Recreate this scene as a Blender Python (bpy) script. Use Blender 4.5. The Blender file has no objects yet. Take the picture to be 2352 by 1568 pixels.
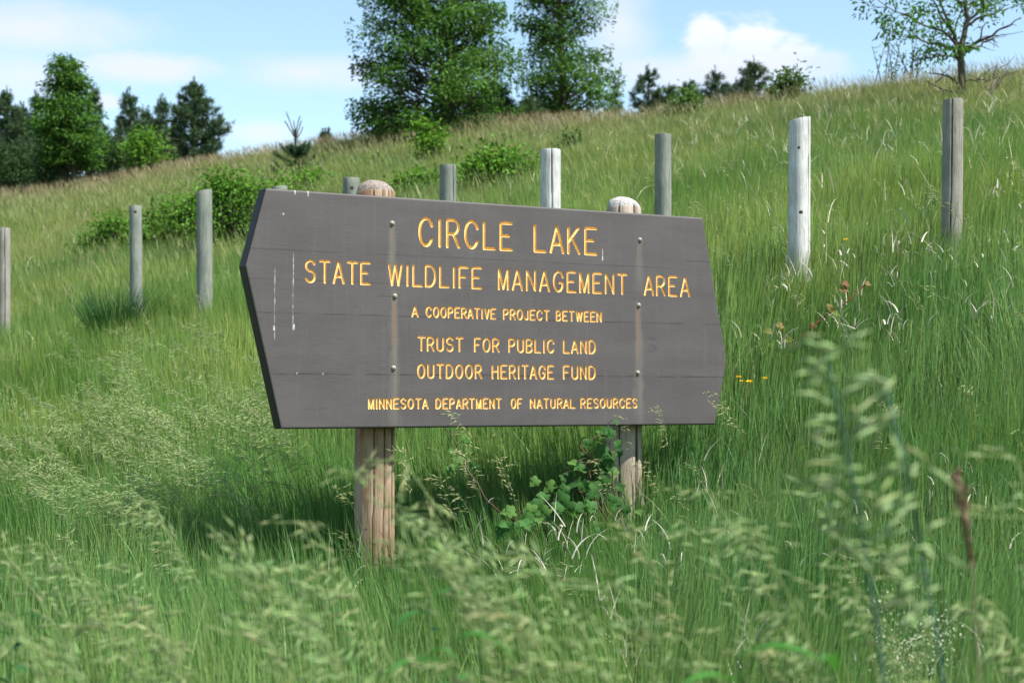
import bpy, math, random
import numpy as np
from mathutils import Vector, Matrix

# ------------------------------------------------------------------ camera, sky, sun, exposure
SC = bpy.context.scene
COL = SC.collection
F, CX, CY = 3500.0, 1176.0, 784.0          # focal length and centre measured on a 2352 px wide view of the photo
CZ = 1.25                                   # camera height over the roadside ground
PITCH = math.atan(130.0 / F)
cam_d = bpy.data.cameras.new("camera")
cam = bpy.data.objects.new("camera", cam_d)
COL.objects.link(cam)
cam.location = (0, 0, CZ)
cam.rotation_euler = (math.pi / 2 + PITCH, 0, 0)
cam_d.sensor_width = 36.0
cam_d.lens = 36.0 * F / 2352.0
cam_d.clip_start = 0.05
cam_d.clip_end = 5000
cam_d.dof.use_dof = True
cam_d.dof.focus_distance = 7.5
cam_d.dof.aperture_fstop = 4.4
SC.camera = cam

SUN_EL, SUN_AZ = math.radians(57), math.radians(120)     # azimuth clockwise from the view direction (+Y)
SUNV = Vector((math.cos(SUN_EL) * math.sin(SUN_AZ), math.cos(SUN_EL) * math.cos(SUN_AZ), math.sin(SUN_EL)))
sun_d = bpy.data.lights.new("sun", 'SUN')
sun_d.energy = 4.9
sun_d.angle = math.radians(0.53)
sun_d.color = (1.0, 0.955, 0.88)
sun = bpy.data.objects.new("sun", sun_d)
COL.objects.link(sun)
sun.rotation_euler = SUNV.to_track_quat('Z', 'Y').to_euler()
SKY_STRENGTH = 0.088
SC.view_settings.view_transform = 'Standard'
SC.view_settings.look = 'None'
SC.view_settings.exposure = 1.05
SC.view_settings.gamma = 1.0
SC.cycles.max_bounces = 6
SC.cycles.diffuse_bounces = 3
SC.cycles.glossy_bounces = 2
SC.cycles.transmission_bounces = 3
SC.cycles.transparent_max_bounces = 4
SC.cycles.caustics_reflective = False
SC.cycles.caustics_refractive = False


def ray(x, y):
    """direction of the photo point (x, y), scaled so that its depth (+Y) is one metre"""
    a, b = (x - CX) / F, (CY - y) / F
    c, s = math.cos(PITCH), math.sin(PITCH)
    d = (a, c - b * s, s + b * c)
    return np.array([d[0] / d[1], 1.0, d[2] / d[1]])


def at(x, y, depth):
    p = ray(x, y) * depth
    p[2] += CZ
    return p


# ------------------------------------------------------------------ node helpers
class NT:
    def __init__(self, tree):
        self.t, self.n, self.l = tree, tree.nodes, tree.links
        self.n.clear()

    def new(self, typ, **kw):
        nd = self.n.new(typ)
        for k, v in kw.items():
            setattr(nd, k, v)
        return nd

    def put(self, sock, v):
        if v is None:
            return
        if hasattr(v, 'is_linked') or isinstance(v, bpy.types.NodeSocket):
            self.l.new(v, sock)
        else:
            sock.default_value = v

    def m(self, op, a, b=None, c=None, clamp=False):
        nd = self.new('ShaderNodeMath', operation=op, use_clamp=clamp)
        for i, v in enumerate((a, b, c)):
            if v is not None:
                self.put(nd.inputs[i], v)
        return nd.outputs[0]

    def mix(self, f, a, b, blend='MIX'):
        nd = self.new('ShaderNodeMix', data_type='RGBA', blend_type=blend)
        self.put(nd.inputs[0], f)
        for s, v in ((nd.inputs[6], a), (nd.inputs[7], b)):
            if isinstance(v, (tuple, list)) and len(v) == 3:
                v = (*v, 1.0)
            self.put(s, v)
        return nd.outputs[2]

    def noise(self, vec, scale, detail=4.0, rough=0.55, dist=0.0):
        nd = self.new('ShaderNodeTexNoise')
        self.put(nd.inputs['Vector'], vec)
        nd.inputs['Scale'].default_value = scale
        nd.inputs['Detail'].default_value = detail
        nd.inputs['Roughness'].default_value = rough
        nd.inputs['Distortion'].default_value = dist
        return nd.outputs[0]

    def scale(self, vec, s):
        nd = self.new('ShaderNodeVectorMath', operation='MULTIPLY')
        self.put(nd.inputs[0], vec)
        nd.inputs[1].default_value = s
        return nd.outputs[0]

    def sep(self, vec):
        nd = self.new('ShaderNodeSeparateXYZ')
        self.put(nd.inputs[0], vec)
        return nd.outputs

    def comb(self, x, y, z):
        nd = self.new('ShaderNodeCombineXYZ')
        for i, v in enumerate((x, y, z)):
            self.put(nd.inputs[i], v)
        return nd.outputs[0]

    def ramp(self, v, lo, hi, a=0.0, b=1.0, smooth=True):
        nd = self.new('ShaderNodeMapRange', interpolation_type='SMOOTHSTEP' if smooth else 'LINEAR')
        self.put(nd.inputs[0], v)
        nd.inputs[1].default_value, nd.inputs[2].default_value = lo, hi
        nd.inputs[3].default_value, nd.inputs[4].default_value = a, b
        return nd.outputs[0]


def new_mat(name):
    m = bpy.data.materials.new(name)
    m.use_nodes = True
    return m, NT(m.node_tree)


def finish(nt, color, rough=0.7, spec=0.3, bump=None, bump_d=0.002, transl=0.0, tcol=None, metal=0.0):
    p = nt.new('ShaderNodeBsdfPrincipled')
    nt.put(p.inputs['Base Color'], (*color, 1.0) if isinstance(color, tuple) and len(color) == 3 else color)
    nt.put(p.inputs['Roughness'], rough)
    p.inputs['Specular IOR Level'].default_value = spec
    p.inputs['Metallic'].default_value = metal
    if bump is not None:
        b = nt.new('ShaderNodeBump')
        b.inputs['Distance'].default_value = bump_d
        b.inputs['Strength'].default_value = 1.0
        nt.put(b.inputs['Height'], bump)
        nt.l.new(b.outputs[0], p.inputs['Normal'])
    out = nt.new('ShaderNodeOutputMaterial')
    sh = p.outputs[0]
    if transl > 0:
        t = nt.new('ShaderNodeBsdfTranslucent')
        nt.put(t.inputs[0], tcol if tcol is not None else color)
        mx = nt.new('ShaderNodeMixShader')
        mx.inputs[0].default_value = transl
        nt.l.new(p.outputs[0], mx.inputs[1])
        nt.l.new(t.outputs[0], mx.inputs[2])
        sh = mx.outputs[0]
    nt.l.new(sh, out.inputs[0])


def leaf_material(name, transl=0.35, rough=0.5, spec=0.25):
    m, nt = new_mat(name)
    at_ = nt.new('ShaderNodeAttribute', attribute_name='tint')
    warm = nt.mix(0.55, at_.outputs[0], (1.15, 1.2, 0.45), 'MULTIPLY')
    finish(nt, at_.outputs[0], rough, spec, transl=transl, tcol=warm)
    return m


M_GRASS = leaf_material('grass_blade', 0.5, 0.45, 0.3)
M_SEED = leaf_material('grass_seed_head', 0.30, 0.6, 0.2)
M_STRAW = leaf_material('dry_straw', 0.20, 0.6, 0.25)
M_LEAF = leaf_material('broad_leaf', 0.36, 0.6, 0.12)
M_NEEDLE = leaf_material('pine_needle', 0.12, 0.55, 0.2)
M_PETAL = leaf_material('petal', 0.3, 0.6, 0.1)


def bark_material(name, c0, c1, scale=1.0):
    m, nt = new_mat(name)
    tc = nt.new('ShaderNodeTexCoord')
    n = nt.noise(nt.scale(tc.outputs['Object'], (9 * scale, 9 * scale, 1.6 * scale)), 3.0, 6, 0.65)
    n2 = nt.noise(tc.outputs['Object'], 3.0 * scale, 3)
    c = nt.mix(nt.ramp(n, 0.35, 0.65), c0, c1)
    c = nt.mix(nt.ramp(n2, 0.45, 0.7, 0, 0.4), c, tuple(0.5 * (a + b) * 0.8 for a, b in zip(c0, c1)))
    finish(nt, c, 0.9, 0.1, n, 0.02)
    return m


M_BARK = bark_material('grey_bark', (0.045, 0.038, 0.03), (0.13, 0.11, 0.09))
M_PBARK = bark_material('pine_bark', (0.035, 0.026, 0.02), (0.1, 0.075, 0.055))
M_TWIG = bark_material('dead_twig', (0.12, 0.09, 0.075), (0.24, 0.19, 0.16))


# ------------------------------------------------------------------ mesh helpers
class MB:
    """collects vertices and faces (quads or triangles) with an optional colour per vertex"""
    def __init__(self):
        self.v, self.f, self.c, self.n = [], [], [], 0

    def add(self, v, f, c=None):
        v = np.asarray(v, float).reshape(-1, 3)
        f = np.asarray(f, int)
        self.v.append(v)
        self.f.append(f + self.n)
        if c is not None:
            c = np.asarray(c, float)
            self.c.append(np.broadcast_to(c, (len(v), 3)) if c.ndim == 1 else c)
        self.n += len(v)
        return self

    def build(self, name, mat, parent=None, smooth=False, origin=None):
        v = np.concatenate(self.v)
        if origin is not None:
            v = v - np.asarray(origin)
        loops, starts, k = [], [], 0
        for f in self.f:
            loops.append(f.ravel())
            starts.append(k + np.arange(len(f)) * f.shape[1])
            k += f.size
        loops, starts = np.concatenate(loops), np.concatenate(starts)
        me = bpy.data.meshes.new(name)
        me.vertices.add(len(v))
        me.vertices.foreach_set('co', v.astype(np.float32).ravel())
        me.loops.add(len(loops))
        me.loops.foreach_set('vertex_index', loops.astype(np.int32))
        me.polygons.add(len(starts))
        me.polygons.foreach_set('loop_start', starts.astype(np.int32))
        if self.c:
            c = np.concatenate(self.c)
            a = me.attributes.new('tint', 'FLOAT_COLOR', 'POINT')
            a.data.foreach_set('color', np.concatenate([c, np.ones((len(c), 1))], 1).astype(np.float32).ravel())
        me.update(calc_edges=True)
        if smooth:
            me.polygons.foreach_set('use_smooth', np.ones(len(starts), bool))
        me.materials.append(mat)
        o = bpy.data.objects.new(name, me)
        COL.objects.link(o)
        if parent is not None:
            o.parent = parent
        elif origin is not None:
            o.location = tuple(origin)
        return o


def tag(o, label, cat, group=None, kind=None):
    o['label'], o['category'] = label, cat
    if group:
        o['group'] = group
    if kind:
        o['kind'] = kind
    return o


def thing(name, label, cat, loc, rotz=0.0, group=None):
    o = bpy.data.objects.new(name, None)
    COL.objects.link(o)
    o.empty_display_size = 0.1
    o.location, o.rotation_euler = tuple(loc), (0, 0, rotz)
    return tag(o, label, cat, group)


def tube(mb, pts, rad, n=6, c=None, cap=True):
    pts = np.asarray(pts, float)
    rad = np.broadcast_to(np.asarray(rad, float), (len(pts),))
    tg = np.gradient(pts, axis=0)
    tg /= np.linalg.norm(tg, axis=1)[:, None] + 1e-9
    ref = np.array([0.31, 0.93, 0.17]) if abs(tg[0][2]) > 0.7 else np.array([0.05, 0.1, 1.0])
    a = np.cross(tg, ref)
    a /= np.linalg.norm(a, axis=1)[:, None] + 1e-9
    b = np.cross(tg, a)
    th = np.linspace(0, 2 * math.pi, n, endpoint=False)
    ring = a[:, None, :] * np.cos(th)[None, :, None] + b[:, None, :] * np.sin(th)[None, :, None]
    v = (pts[:, None, :] + ring * rad[:, None, None]).reshape(-1, 3)
    i = np.arange(len(pts) - 1)[:, None] * n
    j = np.arange(n)[None, :]
    k = (j + 1) % n
    f = np.stack([i + j, i + k, i + n + k, i + n + j], -1).reshape(-1, 4)
    mb.add(v, f, c)
    return mb


def bez(p0, p1, p2, n=6):
    t = np.linspace(0, 1, n)[:, None]
    return (1 - t) ** 2 * np.asarray(p0) + 2 * t * (1 - t) * np.asarray(p1) + t * t * np.asarray(p2)


def leaves(mb, cen, L, W, rng, col, up=0.4, droop=0.0, dirs=None, jit=0.25):
    """one small folded leaf per centre"""
    n = len(cen)
    d = rng.normal(size=(n, 3)) if dirs is None else dirs + rng.normal(size=(n, 3)) * 0.5
    d[:, 2] -= droop
    d /= np.linalg.norm(d, axis=1)[:, None] + 1e-9
    r = rng.normal(size=(n, 3))
    r[:, 2] += up * 2
    s = np.cross(d, r)
    s /= np.linalg.norm(s, axis=1)[:, None] + 1e-9
    nn = np.cross(s, d)
    L = np.broadcast_to(L, (n,)) * rng.uniform(0.65, 1.3, n)
    W = np.broadcast_to(W, (n,)) * rng.uniform(0.7, 1.25, n)
    a = cen - d * L[:, None] * 0.5
    e = cen + d * L[:, None] * 0.5 - nn * (L * 0.12)[:, None]
    m = cen - d * L[:, None] * 0.05
    fold = nn * (W * 0.22)[:, None]
    l_, r_ = m + s * W[:, None] * 0.5 + fold, m - s * W[:, None] * 0.5 + fold
    v = np.stack([a, r_, e, l_], 1).reshape(-1, 3)
    f = np.arange(n * 4).reshape(n, 4)
    col = np.broadcast_to(col, (n, 3)) * (1 + rng.uniform(-jit, jit, (n, 1))) * (1 + rng.uniform(-0.08, 0.08, (n, 3)))
    mb.add(v, f, np.repeat(col, 4, 0))


def blades(mb, base, h, w, az, lean, bend, c0, c1, rng, nseg=3, face=None):
    """grass blades: each a tapered ribbon that leans towards az and bends over"""
    n = len(base)
    t = np.linspace(0, 1, nseg + 1)
    tm = (t[1:] + t[:-1]) / 2
    h = np.broadcast_to(h, (n,))
    phi = np.broadcast_to(lean, (n,))[:, None] + np.broadcast_to(bend, (n,))[:, None] * tm[None, :]
    step = (h / nseg)[:, None]
    hor = np.concatenate([np.zeros((n, 1)), np.cumsum(np.sin(phi) * step, 1)], 1)
    ver = np.concatenate([np.zeros((n, 1)), np.cumsum(np.cos(phi) * step, 1)], 1)
    az = np.broadcast_to(az, (n,))
    cen = base[:, None, :] + np.stack([hor * np.cos(az)[:, None], hor * np.sin(az)[:, None], ver], -1)
    if face is None:
        face = rng.uniform(0, math.pi, n)
    side = np.stack([np.cos(face), np.sin(face), np.zeros(n)], -1)
    prof = (1 - t ** 1.7) * 0.96 + 0.04
    ww = np.broadcast_to(w, (n,))[:, None] * prof[None, :] * 0.5
    l_ = cen - side[:, None, :] * ww[..., None]
    r_ = cen + side[:, None, :] * ww[..., None]
    v = np.stack([l_, r_], 2).reshape(-1, 3)
    k = (nseg + 1) * 2
    q = np.array([[2 * i, 2 * i + 1, 2 * i + 3, 2 * i + 2] for i in range(nseg)])
    f = (np.arange(n)[:, None, None] * k + q[None]).reshape(-1, 4)
    c = c0[:, None, :] * (1 - t[None, :, None]) + c1[:, None, :] * t[None, :, None]
    mb.add(v, f, np.repeat(c, 2, 1).reshape(-1, 3))


# ------------------------------------------------------------------ terrain
UC = np.array([-0.336, -0.167, 0.0, 0.168, 0.336])
PROF = [
    [(-60, -1.3), (3, -1.25), (6.5, -1.17), (9, -0.85), (16.5, 0.45), (50, 6.75), (75, 7.2), (140, 4), (800, -2)],
    [(-60, -1.3), (3, -1.25), (6.5, -1.12), (8.5, -0.78), (14.5, 0.66), (50, 7.95), (75, 8.4), (140, 4), (800, -2)],
    [(-60, -1.3), (3, -1.25), (6, -1.15), (7.5, -0.95), (9.5, -0.32), (12.0, 0.72), (45, 8.05), (70, 8.9), (140, 4), (800, -2)],
    [(-60, -1.3), (2.5, -1.25), (5, -1.15), (7, -0.9), (8.3, -0.48), (10.4, 0.80), (33, 6.5), (50, 7.3), (80, 7.0), (140, 3), (800, -2)],
    [(-60, -1.3), (2.5, -1.25), (4.5, -1.12), (6.5, -0.74), (7.5, -0.38), (9.5, 0.86), (28, 5.95), (40, 6.75), (70, 6.5), (140, 3), (800, -2)],
]
YG = np.arange(-60, 801, 0.1)
_tab = []
for pr in PROF:
    z = np.interp(YG, *zip(*pr))
    kk = np.exp(-0.5 * (np.arange(-30, 31) / 9.0) ** 2)
    z1 = np.convolve(np.pad(z, 30, 'edge'), kk / kk.sum(), 'valid')
    kk = np.exp(-0.5 * (np.arange(-150, 151) / 50.0) ** 2)
    z2 = np.convolve(np.pad(z, 150, 'edge'), kk / kk.sum(), 'valid')
    w_ = np.clip((YG - 18) / 15, 0, 1)
    _tab.append(z1 * (1 - w_) + z2 * w_)
_tab = np.array(_tab)


def gz(X, Y):
    X, Y = np.asarray(X, float), np.asarray(Y, float)
    u = np.clip(X / np.maximum(Y, 3.0), UC[0] + 1e-6, UC[-1] - 1e-6)
    i = np.clip(np.searchsorted(UC, u) - 1, 0, 3)
    t = (u - UC[i]) / (UC[i + 1] - UC[i])
    yi = np.clip((Y + 60) * 10, 0, len(YG) - 2)
    y0 = yi.astype(int)
    fy = yi - y0
    g = lambda k: _tab[np.clip(k, 0, 4), y0] * (1 - fy) + _tab[np.clip(k, 0, 4), y0 + 1] * fy
    a, b, c, d = g(i - 1), g(i), g(i + 1), g(i + 2)
    z = b + 0.5 * t * (c - a + t * (2 * a - 5 * b + 4 * c - d + t * (3 * (b - c) + d - a)))
    bump = 0.035 * np.sin(X * 1.7 + 1.3 * np.sin(Y * 0.9)) * np.sin(Y * 1.3 + np.sin(X * 0.7)) + 0.12 * np.sin(X * 0.21 + 2) * np.sin(Y * 0.17) * np.clip((Y - 14) / 20, 0, 1)
    return z + CZ + bump


def hit(x, y, over=0.0):
    """where the line of sight of photo point (x, y) meets the ground (plus a height over it)"""
    r = ray(x, y)
    d = np.arange(2.0, 90, 0.02)
    z = r[2] * d + CZ
    g = gz(r[0] * d, d) + over
    k = np.nonzero(z <= g)[0]
    k = k[0] if len(k) else len(d) - 1
    return np.array([r[0] * d[k], d[k], g[k] - over])


def on_ground(x, depth):
    X = (x - CX) / F * depth
    return np.array([X, depth, float(gz(X, depth))])


# ground sheet
xs = np.concatenate([-np.geomspace(500, 26, 22), np.arange(-25, 25.1, 0.5), np.geomspace(26, 500, 22)])
ys = np.concatenate([np.arange(-30, 0, 3), np.arange(0, 20, 0.4), np.arange(20, 70, 1.0), np.geomspace(70, 790, 26)])
GX, GY = np.meshgrid(xs, ys)
GZ = gz(GX, GY)
nx, ny = len(xs), len(ys)
idx = np.arange(nx * ny).reshape(ny, nx)
gf = np.stack([idx[:-1, :-1], idx[:-1, 1:], idx[1:, 1:], idx[1:, :-1]], -1).reshape(-1, 4)
m_soil, nt = new_mat('meadow_soil')
tc = nt.new('ShaderNodeTexCoord')
n1 = nt.noise(tc.outputs['Object'], 1.1, 6, 0.6)
n2 = nt.noise(tc.outputs['Object'], 9.0, 5, 0.65)
c = nt.mix(nt.ramp(n1, 0.35, 0.65), (0.07, 0.115, 0.03), (0.10, 0.135, 0.04))
c = nt.mix(nt.ramp(n2, 0.5, 0.75, 0, 0.6), c, (0.12, 0.105, 0.06))
finish(nt, c, 0.95, 0.05, n2, 0.05)
ground = MB().add(np.stack([GX, GY, GZ], -1).reshape(-1, 3), gf).build('hill', m_soil, smooth=True)
tag(ground, 'grassy hillside rising from the roadside to the skyline', 'hill', kind='structure')

# ------------------------------------------------------------------ sky with clouds
world = bpy.data.worlds.new("World")
SC.world = world
world.use_nodes = True
nt = NT(world.node_tree)
sky = nt.new('ShaderNodeTexSky', sky_type='NISHITA', sun_disc=False)
sky.sun_elevation, sky.sun_rotation = SUN_EL, SUN_AZ
sky.altitude, sky.air_density, sky.dust_density, sky.ozone_density = 300, 1.0, 0.7, 1.6
tc = nt.new('ShaderNodeTexCoord')
dv = tc.outputs['Generated']
sx, sy, sz = nt.sep(dv)[:3]
azn = nt.m('ARCTAN2', sx, sy)
eln = nt.m('ARCSINE', sz)
sv = nt.comb(azn, nt.m('MULTIPLY', eln, 2.0), 0.0)
big = nt.noise(sv, 7.0, 7, 0.58, 0.3)
fine = nt.noise(sv, 34.0, 6, 0.6, 0.2)
soft = nt.noise(sv, 13.0, 4, 0.5, 0.2)


def azel(x, y):
    r = ray(x, y)
    return math.atan2(r[0], r[1]), math.asin(r[2] / np.linalg.norm(r))


def puff(x, y, rx, ry, nz, amp, lo, hi):
    a0, e0 = azel(x, y)
    ex = nt.m('POWER', nt.m('ABSOLUTE', nt.m('DIVIDE', nt.m('SUBTRACT', azn, a0), rx / F)), 2.0)
    ey = nt.m('POWER', nt.m('ABSOLUTE', nt.m('DIVIDE', nt.m('SUBTRACT', eln, e0), ry / F)), 2.0)
    q = nt.m('SUBTRACT', 1.0, nt.m('SQRT', nt.m('ADD', ex, ey)))
    q = nt.m('ADD', q, nt.m('MULTIPLY', nt.m('SUBTRACT', nz, 0.5), amp))
    return nt.ramp(q, lo, hi)


def union(ms):
    r = ms[0]
    for q in ms[1:]:
        r = nt.m('MAXIMUM', r, q)
    return r


cum = union([puff(1625, 95, 75, 78, fine, 1.3, 0.05, 0.55), puff(1725, 110, 105, 92, fine, 1.3, 0.05, 0.55),
             puff(1820, 135, 95, 62, fine, 1.2, 0.05, 0.6), puff(1900, 150, 80, 46, fine, 1.1, 0.05, 0.7)])
veil = union([puff(1640, 165, 420, 75, soft, 1.0, 0.0, 0.9), puff(1430, 60, 130, 140, soft, 1.2, 0.0, 1.1),
              puff(90, 75, 330, 90, soft, 1.2, 0.0, 0.9), puff(330, 158, 210, 52, fine, 1.0, 0.0, 0.75),
              puff(700, 170, 250, 62, soft, 1.3, 0.0, 0.95), puff(600, 305, 140, 40, soft, 1.2, 0.0, 1.0),
              puff(60, 170, 220, 120, soft, 1.0, 0.0, 1.2), puff(240, 235, 60, 25, fine, 0.8, 0.0, 0.7),
              puff(1560, 190, 90, 40, soft, 0.8, 0.0, 0.9)])
rest = nt.m('MULTIPLY', nt.ramp(big, 0.53, 0.75), nt.ramp(nt.m('ABSOLUTE', azn), 0.36, 0.5))
rest = nt.m('MAXIMUM', rest, nt.m('MULTIPLY', nt.ramp(big, 0.53, 0.75), nt.ramp(eln, 0.32, 0.42)))
skyc = nt.mix(1.0, sky.outputs[0], (1.42, 1.42, 1.30), 'MULTIPLY')
SKYMUL = skyc
cl = nt.mix(nt.m('MULTIPLY', nt.m('MAXIMUM', veil, rest), 0.8), skyc, (5.1, 5.3, 6.1))
shade = nt.ramp(nt.m('ADD', eln, nt.m('MULTIPLY', soft, 0.02)), azel(1700, 190)[1] + 0.01, azel(1700, 80)[1] + 0.012)
cl = nt.mix(nt.m('MULTIPLY', cum, nt.m('ADD', 0.35, nt.m('MULTIPLY', shade, 0.5))), cl, nt.mix(shade, (4.9, 5.1, 5.8), (5.9, 6.0, 6.4)))
bg = nt.new('ShaderNodeBackground')
bg.inputs[1].default_value = SKY_STRENGTH
nt.l.new(cl, bg.inputs[0])
nt.l.new(bg.outputs[0], nt.new('ShaderNodeOutputWorld').inputs[0])

# ------------------------------------------------------------------ the sign
P_TL, P_TR = at(610, 432, 7.0), at(1615, 500, 7.0 * 482 / 414)
AX = P_TR - P_TL
AX[2] = 0
AX /= np.linalg.norm(AX)
NRM = np.array([AX[1], -AX[0], 0.0])                    # out of the face, towards the road
MIDB = at(1145, 980, 7.5)
O0 = P_TL.copy()


def st(x, y):
    """photo point -> (along, up) on the face of the sign"""
    r = ray(x, y)
    o = np.array([0, 0, CZ])
    k = np.dot(O0 - o, NRM) / np.dot(r, NRM)
    p = o + r * k
    return np.dot(p - O0, AX), p[2]


S_MID = st(1145, 800)[0]
ORG = O0 + AX * S_MID
_e = [st(610, 432), st(1615, 500), st(1670, 830), st(1643, 975), st(645, 985), st(563, 610)]
TT = (_e[0][1] + _e[1][1]) / 2
TB = (_e[3][1] + _e[4][1]) / 2
ZB = TB                                                  # height of the lower edge
HEX = np.array([(_e[0][0], TT), (_e[1][0], TT), _e[2], (_e[3][0], TB), (_e[4][0], TB), _e[5]])
HEX[:, 0] -= S_MID
HEX[:, 1] -= ZB                                          # local: x along, z up from the lower edge, y into the board
print("SIGN hex", np.round(HEX, 3).tolist(), "bottom z", round(ZB, 3), "normal", NRM)
gl = gz(ORG[0], ORG[1])
sign = thing('wildlife_area_sign', 'brown grey wooden sign with yellow engraved lettering on two round posts', 'sign', (ORG[0], ORG[1], ZB), math.atan2(AX[1], AX[0]))


def loc(x, y):
    s, t = st(x, y)
    return s - S_MID, t - ZB


# stroke letters: polylines in a box of height 1
def arc(cx, cy, rx, ry, a0, a1, n=14):
    a = np.radians(np.linspace(a0, a1, n))
    return [(cx + rx * math.cos(k), cy + ry * math.sin(k)) for k in a]


W0 = 0.56
GLY = {
    'A': (W0, [[(0, 0), (W0 / 2, 1), (W0, 0)], [(0.09, 0.3), (W0 - 0.09, 0.3)]]),
    'B': (0.5, [[(0, 0), (0, 1), (0.26, 1)] + arc(0.26, 0.765, 0.21, 0.235, 90, -90) + [(0, 0.53)], [(0.26, 0.53)] + arc(0.26, 0.265, 0.24, 0.265, 90, -90) + [(0, 0)]]),
    'C': (W0, [arc(0.29, 0.5, 0.29, 0.5, 28, 332, 22)]),
    'D': (0.54, [[(0, 0), (0, 1), (0.2, 1)] + arc(0.2, 0.5, 0.34, 0.5, 90, -90) + [(0, 0)]]),
    'E': (0.5, [[(0.5, 1), (0, 1), (0, 0), (0.5, 0)], [(0, 0.52), (0.36, 0.52)]]),
    'F': (0.48, [[(0.48, 1), (0, 1), (0, 0)], [(0, 0.52), (0.34, 0.52)]]),
    'G': (W0, [arc(0.29, 0.5, 0.29, 0.5, 28, 325, 22) + [(0.555, 0.44), (0.33, 0.44)]]),
    'H': (0.54, [[(0, 0), (0, 1)], [(0.54, 0), (0.54, 1)], [(0, 0.52), (0.54, 0.52)]]),
    'I': (0.0, [[(0, 0), (0, 1)]]),
    'J': (0.36, [[(0.36, 1), (0.36, 0.22)] + arc(0.18, 0.2, 0.18, 0.2, 0, -180)]),
    'K': (0.5, [[(0, 0), (0, 1)], [(0.48, 1), (0, 0.42)], [(0.15, 0.58), (0.5, 0)]]),
    'L': (0.48, [[(0, 1), (0, 0), (0.48, 0)]]),
    'M': (0.54, [[(0, 0), (0, 1), (0.27, 0.02), (0.54, 1), (0.54, 0)]]),
    'N': (0.5, [[(0, 0), (0, 1), (0.5, 0), (0.5, 1)]]),
    'O': (0.58, [arc(0.29, 0.5, 0.29, 0.5, 0, 360, 26)]),
    'P': (0.5, [[(0, 0), (0, 1), (0.24, 1)] + arc(0.24, 0.74, 0.26, 0.26, 90, -90) + [(0, 0.48)]]),
    'R': (0.52, [[(0, 0), (0, 1), (0.24, 1)] + arc(0.24, 0.74, 0.26, 0.26, 90, -90) + [(0, 0.48)], [(0.26, 0.48), (0.52, 0)]]),
    'S': (0.52, [arc(0.26, 0.755, 0.24, 0.245, 20, 255, 16) + arc(0.26, 0.255, 0.26, 0.255, 80, -160, 16)]),
    'T': (0.54, [[(0, 1), (0.54, 1)], [(0.27, 1), (0.27, 0)]]),
    'U': (0.5, [[(0, 1), (0, 0.26)] + arc(0.25, 0.25, 0.25, 0.25, 180, 360) + [(0.5, 1)]]),
    'V': (0.52, [[(0, 1), (0.26, 0), (0.52, 1)]]),
    'W': (0.74, [[(0, 1), (0.185, 0), (0.37, 1), (0.555, 0), (0.74, 1)]]),
}
LINES = [   # words with their left and right end in the photo, top and bottom at both ends of the line, groove width
    ([('CIRCLE', 961, 1178), ('LAKE', 1226, 1372)], (961, 498.5, 566), (1372, 521, 587.5), 0.0135),
    ([('STATE', 700, 852), ('WILDLIFE', 891, 1107), ('MANAGEMENT', 1144, 1441), ('AREA', 1479, 1585)], (700, 595, 649), (1584, 635, 683), 0.0105),
    ([('A', 945.5, 962), ('COOPERATIVE', 978, 1140), ('PROJECT', 1155.5, 1263), ('BETWEEN', 1277, 1383)], (945, 701.5, 728), (1383, 714.5, 740.5), 0.0085),
    ([('TRUST', 959, 1065), ('FOR', 1089, 1148), ('PUBLIC', 1168, 1274), ('LAND', 1293.5, 1369.5)], (959, 772, 806.5), (1369, 780, 813), 0.009),
    ([('OUTDOOR', 958.5, 1108), ('HERITAGE', 1129.5, 1273), ('FUND', 1293.5, 1369)], (958, 833.5, 868.5), (1369, 839, 872.5), 0.009),
    ([('MINNESOTA', 845.5, 985), ('DEPARTMENT', 1000.5, 1153), ('OF', 1173.5, 1200), ('NATURAL', 1217.5, 1322), ('RESOURCES', 1333.5, 1465)], (845, 912, 938.5), (1465, 913.5, 938.5), 0.0085),
]


def clip_poly(poly, axis, val, keep_ge):
    out = []
    for i in range(len(poly)):
        p, q = poly[i], poly[(i + 1) % len(poly)]
        a = (p[axis] >= val) if keep_ge else (p[axis] <= val)
        b = (q[axis] >= val) if keep_ge else (q[axis] <= val)
        if a:
            out.append(p)
        if a != b:
            k = (val - p[axis]) / (q[axis] - p[axis])
            r = [p[0] + k * (q[0] - p[0]), p[1] + k * (q[1] - p[1])]
            r[axis] = val
            out.append(tuple(r))
    return out


# panel material
m_panel, nt = new_mat('weathered_brown_paint')
tc = nt.new('ShaderNodeTexCoord')
oc = tc.outputs['Object']
px, py_, pz = nt.sep(oc)[:3]


def band(v, c0, half, soft_):
    return nt.ramp(nt.m('ABSOLUTE', nt.m('SUBTRACT', v, c0)), half, half + soft_, 1.0, 0.0)


def box(x0, x1, z0, z1, sxo, szo):
    return nt.m('MULTIPLY', band(px, (x0 + x1) / 2, abs(x1 - x0) / 2, sxo), band(pz, (z0 + z1) / 2, abs(z1 - z0) / 2, szo))


base_n = nt.noise(nt.scale(oc, (1.1, 1, 3.0)), 2.2, 5, 0.6)
streak = nt.noise(nt.scale(oc, (14, 1, 0.7)), 2.6, 5, 0.6)
grain = nt.noise(nt.scale(oc, (3, 1, 60)), 4.0, 4, 0.6)
speck = nt.noise(oc, 60.0, 2, 0.5)
c = nt.mix(nt.ramp(base_n, 0.3, 0.7), (0.064, 0.0570, 0.0565), (0.080, 0.0715, 0.0705))
c = nt.mix(nt.ramp(streak, 0.5, 0.75, 0, 0.28), c, (0.105, 0.098, 0.098))
c = nt.mix(nt.ramp(grain, 0.45, 0.75, 0, 0.16), c, (0.045, 0.04, 0.039))
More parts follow.
